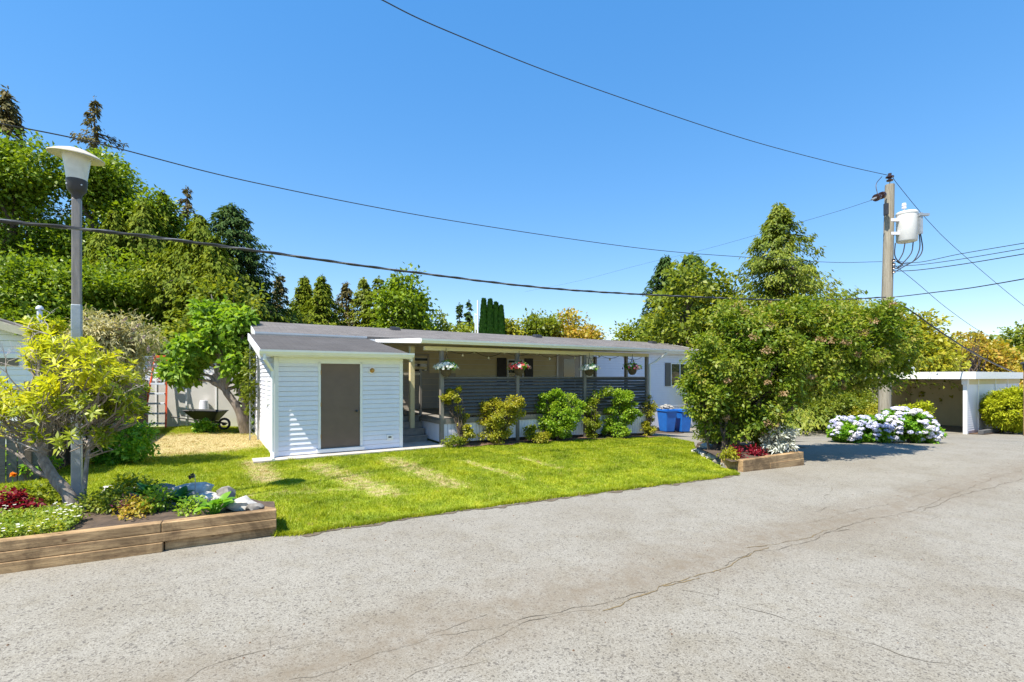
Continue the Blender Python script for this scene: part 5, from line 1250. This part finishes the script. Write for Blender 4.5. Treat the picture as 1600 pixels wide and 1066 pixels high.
# fill the outline the shrub has: a broad open dome of shoots
def dome_tips(n, ells):
    out = []
    for _ in range(n):
        e = random.choice(ells); d = Vector(rdir(1)[0]); d.z = abs(d.z)*.9-.1; d.normalize(); k = random.uniform(.75,1.05)
        out.append((Vector((e[0]+d.x*e[3]*k, e[1]+d.y*e[4]*k, e[2]+d.z*e[5]*k)), (d+Vector((0,0,.5))).normalized()))
    return out
def RE(px, py, D, rx, ry, rz): q = at(px, py, D)-rb; return (q.x, q.y, q.z, rx, ry, rz)
rD = rb.y
def vis(t):
    px, py = inview(t[0]); return not (px > 232 or (px < 38 and py < 575) or py < 487 or (px < 150 and py < 500 and px > 85))
ext = dome_tips(150, [RE(120,600,rD-.5,.45,.2,.35), RE(95,545,rD-.4,.4,.2,.2), RE(75,580,rD,.55,.45,.38), RE(120,560,rD-.15,.4,.4,.28), RE(40,635,rD-.1,.42,.4,.34), RE(165,590,rD-.1,.30,.3,.22), RE(60,520,rD+.1,.3,.3,.18), RE(35,560,rD,.3,.35,.2)])
ext2 = dome_tips(130, [RE(60,660,rD-.2,.5,.35,.3), RE(150,640,rD-.35,.5,.3,.3), RE(110,690,rD-.3,.5,.3,.2), RE(195,645,rD-.1,.2,.25,.18), RE(105,650,rD-.2,.5,.35,.25), RE(190,615,rD,.3,.3,.25)])
ext = [t for t in ext if vis(t)]; ext2 = [t for t in ext2 if vis(t)]
mb = MB()
for q, d in ext+ext2:
    s = Vector((q.x*.6-.08, q.y*.5, max(.35, q.z*.72)+.1*random.random())); m_ = s.lerp(q, .55)+Vector((random.gauss(0,.06), random.gauss(0,.06), -.05))
    mb.tube([s, m_, q-d*.1, q], [.008,.006,.004,.003], 5, False)
mb.build('twigs', M['greybark'], ro)
ext = [t for t in ext if vis(t)]; T1 = [t for t in T1 if vis(t)]; ext2 = [t for t in ext2 if vis(t)]; T2 = [t for t in T2 if vis(t)]
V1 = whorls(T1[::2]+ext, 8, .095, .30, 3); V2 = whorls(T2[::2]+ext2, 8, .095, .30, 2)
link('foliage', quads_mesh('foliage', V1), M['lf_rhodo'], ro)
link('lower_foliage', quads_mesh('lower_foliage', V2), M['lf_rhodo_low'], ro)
# pale dead twigs
mb = MB(); tp = []
for px, py, d in ((30,650,(-.6,-.2,.3)), (150,640,(.6,-.2,.35)), (60,700,(-.7,-.1,.35)), (25,610,(-.5,-.2,.6)), (90,610,(.1,-.3,.8)), (80,560,(.1,-.1,.9))):
    q = Vector(RE(px,py,rD-.25,0,0,0)[:3]); 
    mb = MB()
    for _ in range(1): grow(mb, q+Vector((random.gauss(0,.08),0,random.gauss(0,.06))), Vector(d).normalized(), .26, .010, 3, tp, .75, .02)
    mb.build('dead_twig', M['deadtwig'], ro)
random.seed(33)
# buddleia behind
bb = G(165, 716); bo = empty('buddleia', 'pale sage shrub with faded lilac flower spikes right of the lamp post', 'shrub', bb)
def BE(px, py, D, rx, ry, rz): q = at(px, py, D)-bb; return (q.x, q.y, q.z, rx, ry, rz)
bD = bb.y-1.2
be = [BE(185,530,bD,.7,.5,.5), BE(170,560,bD,.8,.6,.6), BE(150,530,bD,.6,.5,.45), BE(190,570,bD,.35,.4,.3), BE(160,620,bD,.45,.4,.45), BE(120,580,bD,.5,.5,.5)]
mb = MB(); tips = []
for _ in range(30):
    e = random.choice(be); d = Vector(rdir(1)[0]); q = Vector((e[0]+d.x*e[3], e[1]+d.y*e[4], e[2]+abs(d.z)*e[5])); tips.append(q)
limb_set(mb, (0,-.9,-.05), tips, .03, .006, .1); mb.build('stems', M['bark'], bo)
link('foliage', quads_mesh('foliage', crown_leaves(be, 12500, .12, .16, 500, aspect=.24, shell=.3, droop=.35)), M['lf_budd'], bo)
Q = []
cv = Vector((0,0,0))
sp = [(150,525),(178,508),(195,500),(212,512),(222,530),(232,545),(205,530),(160,512),(238,560),(140,500),(235,575),(185,520),(208,600)]
fm = []
for px, py in sp:
    q = np.array(BE(px,py,bD-.2,0,0,0)[:3]); dr = unit(np.array([random.uniform(.1,1), random.uniform(-.4,.2), random.uniform(-.2,.9)])); n = 90
    s = RNG.random(n); P = q+dr*(s[:,None]-.5)*.24+rdir(n)*(.035*(1.05-s))[:,None]
    link('flower_spike', quads_mesh('flower_spike', leaf_quads(P, rdir(n), rdir(n), .022, .018)), M['buddleia'], bo)
# green ground plants behind, against the fence
FG = 'plants in the left flower bed'
low('leafy_shrub', 'dense dark green leafy mound right of the lamp post', G(178,725)+Vector((.1,.1,.02)), .62, .95, 4200, .085, 'lf_lush', 'shrub', FG)
low('leafy_shrub', 'bright fern-like plant by the grey fence', G(60,745)+Vector((0,-.2,.05)), .4, .5, 1500, .08, 'lf_lush', 'plant', FG)
low('leafy_shrub', 'light green clump left of the pale stones', bedp(205,777), .3, .28, 1300, .06, 'lf_yellowgreen', 'plant', FG)
low('leafy_shrub', 'olive clump right beside the gnarled trunk', bedp(165,797), .28, .18, 1200, .045, 'lf_olive', 'plant', FG)
low('leafy_shrub', 'mixed leafy clump left of the gnarled trunk', bedp(62,790), .35, .26, 1700, .055, 'lf_yellowgreen', 'plant', FG)
low('leafy_shrub', 'upright little light green herb in the bare soil', bedp(242,800), .13, .24, 500, .045, 'lf_bright', 'plant', FG)
low('leafy_shrub', 'tiny orange flowered clump near the timber', bedp(213,805), .17, .14, 600, .04, 'lf_rust', 'plant', FG)
low('leafy_shrub', 'small trailing herb beside the broad bright leaves', bedp(303,800), .14, .12, 350, .04, 'lf_bright', 'plant', FG)
low('red_plant', 'crimson plumed plant at the left edge of the bed', bedp(14,803), .12, .26, 480, .055, 'redleaf', 'plant', FG)
low('red_plant', 'smaller crimson plant right of the larger crimson one', bedp(40,803), .08, .15, 220, .05, 'redleaf', 'plant', FG)
low('red_plant', 'dull purple sprig in the soil before the stones', bedp(200,800), .1, .1, 200, .05, 'purplepetal', 'plant', FG)
def rosette(label, p, n, L_, mat):
    o = empty('broadleaf_plant', label, 'plant', p, 0, FG); P = []; D_ = []; N_ = []; V_ = []
    mb = MB()
    for i in range(n):
        th = random.uniform(0,2*PI); r = random.uniform(.02,.5)*L_; el = random.uniform(.25,1.1); q = Vector((r*math.cos(th), r*math.sin(th), random.uniform(.03,.14)))
        d = Vector((math.cos(th)*math.cos(el), math.sin(th)*math.cos(el), math.sin(el))); l = L_*random.uniform(.7,1.1); w = l*.62
        side = d.cross(Vector((0,0,1))).normalized(); up = side.cross(d)
        ring = []
        for k in range(7):
            s = k/6; ww = w/2*math.sin(PI*min(1,s*.93+.07))**.7; c = q+d*l*s-up*l*.35*s*s
            ring.append((c-side*ww+up*ww*.35, c, c+side*ww+up*ww*.35))
        b = len(mb.v); mb.v += [tuple(v) for t in ring for v in t]
        for k in range(6):
            a = b+k*3; mb.f += [(a,a+1,a+4,a+3),(a+1,a+2,a+5,a+4)]
        mb.tube([(q.x*.2,q.y*.2,-.02), q], .006, 5, False)
    mb.build('leaves', M[mat], o, smooth=True); return o
rosette('broad dark glossy leaves before the wide pale stone', bedp(282,793), 22, .16, 'lf_bergenia')
rosette('broad bright green leaves before the small grey stones', bedp(335,804), 20, .17, 'lf_lush')
rosette('dark leafy rosette nearest the lamp post base', bedp(232,783), 20, .16, 'lf_bergenia')
# orange poppy-like flower
p = bedp(20, 757); o = empty('orange_flower', 'single orange flower on a thin stem by the grey fence', 'flower', p); zt_ = HZT(742, p.y)-p.z
mb = MB(); mb.tube([(0,0,0),(0,0,zt_)], .006, 5); mb.build('stem', M['lf_lush'], o); n = 26; d = rdir(n); link('petals', quads_mesh('petals', leaf_quads(np.tile([0,0,zt_],(n,1)), d*np.array([1,1,.4]), d+np.array([0,0,1.]), .06, .05)), M['orangepetal'], o)
p = bedp(296, 785)+Vector((0,.1,0)); o = empty('seed_head', 'dry brown seed head on a bent stalk over the pale stone', 'flower', p); zt_ = HZT(741, p.y)-p.z
mb = MB(); mb.tube([(0,0,0),(.01,0,zt_*.7),(-.0,0,zt_),(-.03,0,zt_-.02)], .005, 5); mb.build('stalk', M['deadtwig'], o); n = 60; link('petals', quads_mesh('petals', leaf_quads(np.array([-.04,0,zt_-.03])+rdir(n)*.02, rdir(n), rdir(n), .03, .02)), M['basket'], o)
# ground cover near the timber (countless tiny plants)
n = 15000; P = []
while len(P) < n:
    s = random.random(); px = 150*s**1.1-60 if random.random() < .75 else random.uniform(60,170)
    t = -(random.uniform(0,1)); q = PA+pd*random.uniform(1.9,5.0)+pn*random.uniform(.14,1.15)
    if mn.noise(Vector((q.x*2.2,q.y*2.2,3))) < -.28: continue
    P.append((q.x, q.y, zbed(q.x,q.y)+random.random()**1.5*.11))
P = np.array(P); o = link('ground_cover', quads_mesh('ground_cover', leaf_quads(P, rdir(n)+np.array([0,0,.5]), rdir(n)*.5+np.array([0,0,1.]), .042, .024)), M['lf_white_ground']); tag(o, 'low yellow green ground cover behind the long timber edge', 'ground cover', kind='stuff')
n = 700; idx = RNG.choice(len(P), n); Q = []; C = P[idx]+np.array([0,0,.03]); C = C[(np.sin(C[:,0]*5)+np.sin(C[:,1]*7+1)) > .1]; C[:,2] += .02
for k in range(4): Q.append(leaf_quads(C, np.tile([math.cos(k*PI/2), math.sin(k*PI/2), .25], (len(C),1)), np.tile([0,0,1.],(len(C),1)), .02, .018))
o = link('tiny_flowers', quads_mesh('tiny_flowers', np.concatenate(Q)), M['white_petal']); tag(o, 'sprinkle of tiny white flowers over the ground cover', 'flowers', kind='stuff')
# trellis at the home's left end
tr_ = empty('wall_trellis', 'white lattice trellis with ivy at the left end of the home', 'trellis', H(-.17, 3.9, terr(*H(-.25,3.9)[:2])), HR)
mb = MB()
for i in range(14): z = .1+i*.2; mb.bar((-.09,0,z),(.09,0,z+.2),.012,.008,(0,1,0)); mb.bar((.09,.010,z),(-.09,.010,z+.2),.012,.008,(0,1,0))
for s in (-.1,.1): mb.box(s-.015,s+.015,-.01,.015,0,2.95)
mb.build('lattice', M['metal'], tr_)
link('ivy', quads_mesh('ivy', crown_leaves([(-.1,0,1.7,.15,.12,1.1)], 900, .09, .1, 60)), M['lf_olive'], tr_)

# ------------------------------------------------------------------ lawn grass: real blades
def pin(poly, X, Y):
    c = np.zeros(len(X), bool)
    for i in range(len(poly)):
        ax, ay = poly[i-1][0], poly[i-1][1]; bx, by = poly[i][0], poly[i][1]
        if ay == by: continue
        c ^= ((ay > Y) != (by > Y)) & (X < (bx-ax)*(Y-ay)/(by-ay)+ax)
    return c
N = 900000
X = RNG.random(N)*20-11.5; Y = 5.4+RNG.random(N)**1.25*13.5
k = pin([(p[0],p[1]) for p in lawnpoly], X, Y) & ~pin(bedL, X, Y) & ~pin([(p[0],p[1]) for p in rpoly], X, Y) & ~pin(pts_bed, X, Y)
Xh = (X-S0.x)*U.x+(Y-S0.y)*U.y; Yh = (X-S0.x)*V.x+(Y-S0.y)*V.y
k &= ~((Xh > -.42) & (Xh < 4.2) & (Yh > -.38) & (Yh < .12)) & ~((Xh > -.02) & (Yh > .0))
s_ = (X-PA.x)*pn.x+(Y-PA.y)*pn.y; k &= ~((s_ < .12) & (((X-PA.x)*pd.x+(Y-PA.y)*pd.y) > -.02))
X, Y = X[k], Y[k]
ed = [lawnpoly[i] for i in range(11)]
for i in range(10):          # ragged fringe along the road edge
    A_, B_ = ed[i], ed[i+1]; m_ = int((B_-A_).length*1500); s_ = RNG.random(m_); off = RNG.normal(size=m_)*.022+.02*np.sin(s_*(B_-A_).length*9+i); nn = Vector((B_.y-A_.y, A_.x-B_.x, 0)).normalized()
    X = np.concatenate([X, A_.x+(B_.x-A_.x)*s_+nn.x*off]); Y = np.concatenate([Y, A_.y+(B_.y-A_.y)*s_+nn.y*off])
tuft = np.zeros(len(X)); tc_ = RNG.integers(0, len(X), 420); tx = np.repeat(X[tc_], 55)+RNG.normal(size=420*55)*.035; ty = np.repeat(Y[tc_], 55)+RNG.normal(size=420*55)*.035
X = np.concatenate([X, tx]); Y = np.concatenate([Y, ty]); tuft = np.concatenate([tuft, np.ones(len(tx))])
n = len(X)
Z = TERV(X, Y)+.004
dry = DRYV(X, Y)
kk = RNG.random(n) > dry*.7; X, Y, Z, dry, tuft = X[kk], Y[kk], Z[kk], dry[kk], tuft[kk]; n = len(X)
patch = np.sin(X*1.9+np.sin(Y*2.3)*1.3)*np.sin(Y*2.1+np.sin(X*1.7)); hgt = (.030+.028*RNG.random(n)**1.4)*(1+.2*patch)*(1-.45*dry)*(1+.75*tuft)
th = RNG.random(n)*2*PI; w = .0035+.0025*RNG.random(n); w *= np.clip(Y/8, 1, 1.8)
sx, sy = np.cos(th)*w, np.sin(th)*w; lean = RNG.normal(size=(n,2))*.5*hgt[:,None]
B = np.stack([X,Y,Z],1); t1 = B+np.stack([sx,sy,0*sx],1); t0 = B-np.stack([sx,sy,0*sx],1); tp = B+np.stack([lean[:,0],lean[:,1],hgt],1)
me = quads_mesh('lawn_grass', np.stack([t0,t1,tp],1), 3)
a = me.attributes.new('patch', 'FLOAT', 'POINT'); a.data.foreach_set('value', np.repeat(dry, 3).astype(np.float32))
o = link('lawn_grass', me, M['blade']); tag(o, 'short bright green mown grass covering the lawn', 'grass', kind='stuff')

# scruffy fringe where lawn meets the road
# ------------------------------------------------------------------ cracks and seams in the road (narrow soil filled ribbons)
def ribbon(name, pts, w, mat, dz=.004, seg=14, jit=.03):
    P = []; 
    Q = spl([G(*p) for p in pts], seg); vs = []; fs = []
    for i, p in enumerate(Q):
        d = (Q[min(i+1,len(Q)-1)]-Q[max(i-1,0)]); d.z = 0; d.normalize(); s = Vector((-d.y, d.x, 0)); ww = w*(.6 if name == 'crack' else 1)*(.2+1.1*abs(mn.noise(p*3.1))*2)*(.4 if i in (0,len(Q)-1) else 1)
        c = p+s*mn.noise(p*4.0)*jit*2+s*mn.noise(p*14.0)*jit*.6
        for q in (c-s*ww/2, c+s*ww/2): vs.append((q.x, q.y, terr(q.x, q.y)+dz))
        if i: a = 2*i; fs.append((a-2,a,a+1,a-1))
    me = bpy.data.meshes.new(name); me.from_pydata(vs, [], fs); me.update()
    for p in me.polygons:
        if p.normal.z < 0: p.flip()
    o = link(name, me, mat, road); return o
cm = plain('crack_soil', (.15,.12,.08), (.08,.065,.045), 30, .95, bmp=.3); cw = plain('crack_weed', (.24,.175,.085), (.11,.08,.04), 30, .95, bmp=.3)
for pts, w, m_ in (
    ([(452,1066),(560,1035),(640,1005),(770,980),(880,955),(960,940),(1010,925)], .010, cm), ([(590,1020),(680,990),(760,960)], .007, cm),
    ([(640,1062),(730,1022),(790,985),(860,965),(930,952)], .008, cm), ([(940,955),(1000,935),(1060,908),(1110,896),(1170,870),(1200,855)], .022, cw), ([(1040,918),(1070,908),(1095,905)], .03, cw), ([(1130,885),(1175,866),(1250,850),(1290,835),(1330,828)], .014, cm),
    ([(1170,858),(1210,850),(1270,838),(1300,826)], .02, cw), ([(1290,835),(1350,815),(1420,800),(1500,768),(1560,745),(1600,735)], .012, cm), ([(1440,800),(1510,772),(1600,748)], .018, cm), ([(1250,820),(1330,800),(1400,785),(1450,770),(1600,720)], .008, cm),
    ([(1065,925),(1120,932),(1160,950),(1250,975),(1330,1000),(1420,1025),(1530,1050)], .007, cm), ([(1095,915),(1122,922),(1128,934)], .008, cm), ([(1420,802),(1460,806),(1455,812)], .008, cm), ([(1490,785),(1545,788)], .008, cm),
    ([(285,1066),(340,1037),(400,1020),(470,1012),(540,1005)], .006, cm), ([(425,1016),(432,995),(440,975)], .004, cm), ([(1255,762),(1300,760),(1290,780),(1302,790),(1270,800)], .008, cm),
    ([(1400,765),(1440,755),(1480,745)], .008, cm), ([(1240,700),(1290,698),(1350,693)], .03, cm), ([(1350,715),(1400,716)], .02, cm), ([(1440,680),(1500,688),(1600,694)], .03, cm), ([(1020,820),(940,850),(850,880)], .004, cm), ([(700,1050),(760,1030),(830,1012)],.006,cm)):
    ribbon('crack', pts, w, m_)
edge_soil = plain('verge_soil', (.16,.125,.085), (.07,.052,.035), 16, .95, bmp=.5)
vp = [G(px, py+1.5) for px, py in ((470,835),(600,815),(700,800),(800,787),(900,774),(1000,762),(1060,754),(1120,747),(1152,741))]
_G = G
def G(p, q=None, *r): return p if q is None else _G(p, q)
_rib = [(p,) for p in vp]; vo_ = ribbon('verge_soil', _rib, .11, edge_soil, .006, 30, .05); G = _G
# loose stones and leaves scattered on the asphalt, too many to count
vs = MB(); 
for _ in range(900):
    x = random.uniform(-7,16); y = random.uniform(2.6,17)
    if inside([(p[0],p[1]) for p in lawnpoly], x, y): continue
    s = random.uniform(.004,.012); z = terr(x,y); th = random.uniform(0,3)
    c, d_ = math.cos(th)*s, math.sin(th)*s
    vs._add([(x-c,y-d_,z),(x+d_,y-c,z),(x+c,y+d_,z),(x-d_,y+c,z),(x,y,z+s*.9)], [(0,1,4),(1,2,4),(2,3,4),(3,0,4)])
o = vs.build('road_grit', M['bark_mulch']); tag(o, 'loose grit and bits of leaf scattered over the asphalt', 'grit', kind='stuff')
SKYK = 1.75
SUNA = 14
# ------------------------------------------------------------------ light, sky, camera
EL = R(60); sd = (-U*math.cos(R(SUNA))-V*math.sin(R(SUNA)))
sdir = Vector((sd.x*math.cos(EL), sd.y*math.cos(EL), math.sin(EL)))
sun = bpy.data.lights.new('sun', 'SUN'); sun.energy = 4.6; sun.angle = R(.5); sun.color = (1, .94, .83)
so = bpy.data.objects.new('sun', sun); COL.objects.link(so); so.rotation_euler = sdir.to_track_quat('Z', 'Y').to_euler()
w = bpy.data.worlds.new('World'); sc.world = w; w.use_nodes = True; nt = w.node_tree; bg = nt.nodes['Background']
sk = nt.nodes.new('ShaderNodeTexSky'); sk.sky_type = 'NISHITA'; sk.sun_disc = False; sk.sun_elevation = EL; sk.sun_rotation = math.atan2(sdir.x, sdir.y)
sk.air_density = 1.0; sk.dust_density = 0; sk.ozone_density = 3.0; sk.altitude = 0
hs = nt.nodes.new('ShaderNodeHueSaturation'); hs.inputs['Saturation'].default_value = 2.0; hs.inputs['Hue'].default_value = .508; gm = nt.nodes.new('ShaderNodeGamma'); gm.inputs[1].default_value = .48; nt.links.new(sk.outputs['Color'], gm.inputs[0]); ml = nt.nodes.new('ShaderNodeVectorMath'); ml.operation = 'SCALE'; ml.inputs['Scale'].default_value = SKYK; nt.links.new(gm.outputs[0], ml.inputs[0]); nt.links.new(ml.outputs[0], hs.inputs['Color']); nt.links.new(hs.outputs['Color'], bg.inputs['Color']); bg.inputs['Strength'].default_value = .14
cam = bpy.data.cameras.new('camera'); cam.lens = 36*F/1600; cam.sensor_width = 36; cam.shift_y = (HZ-533)/1600; cam.clip_end = 1000; cam.clip_start = .05
co = bpy.data.objects.new('camera', cam); COL.objects.link(co); co.location = (0,0,EYE); co.rotation_euler = (R(90),0,0); sc.camera = co
sc.view_settings.view_transform = 'Standard'; sc.view_settings.look = 'None'; sc.view_settings.gamma = 1; sc.view_settings.exposure = 1.05
sc.cycles.max_bounces = 8; sc.cycles.transparent_max_bounces = 4
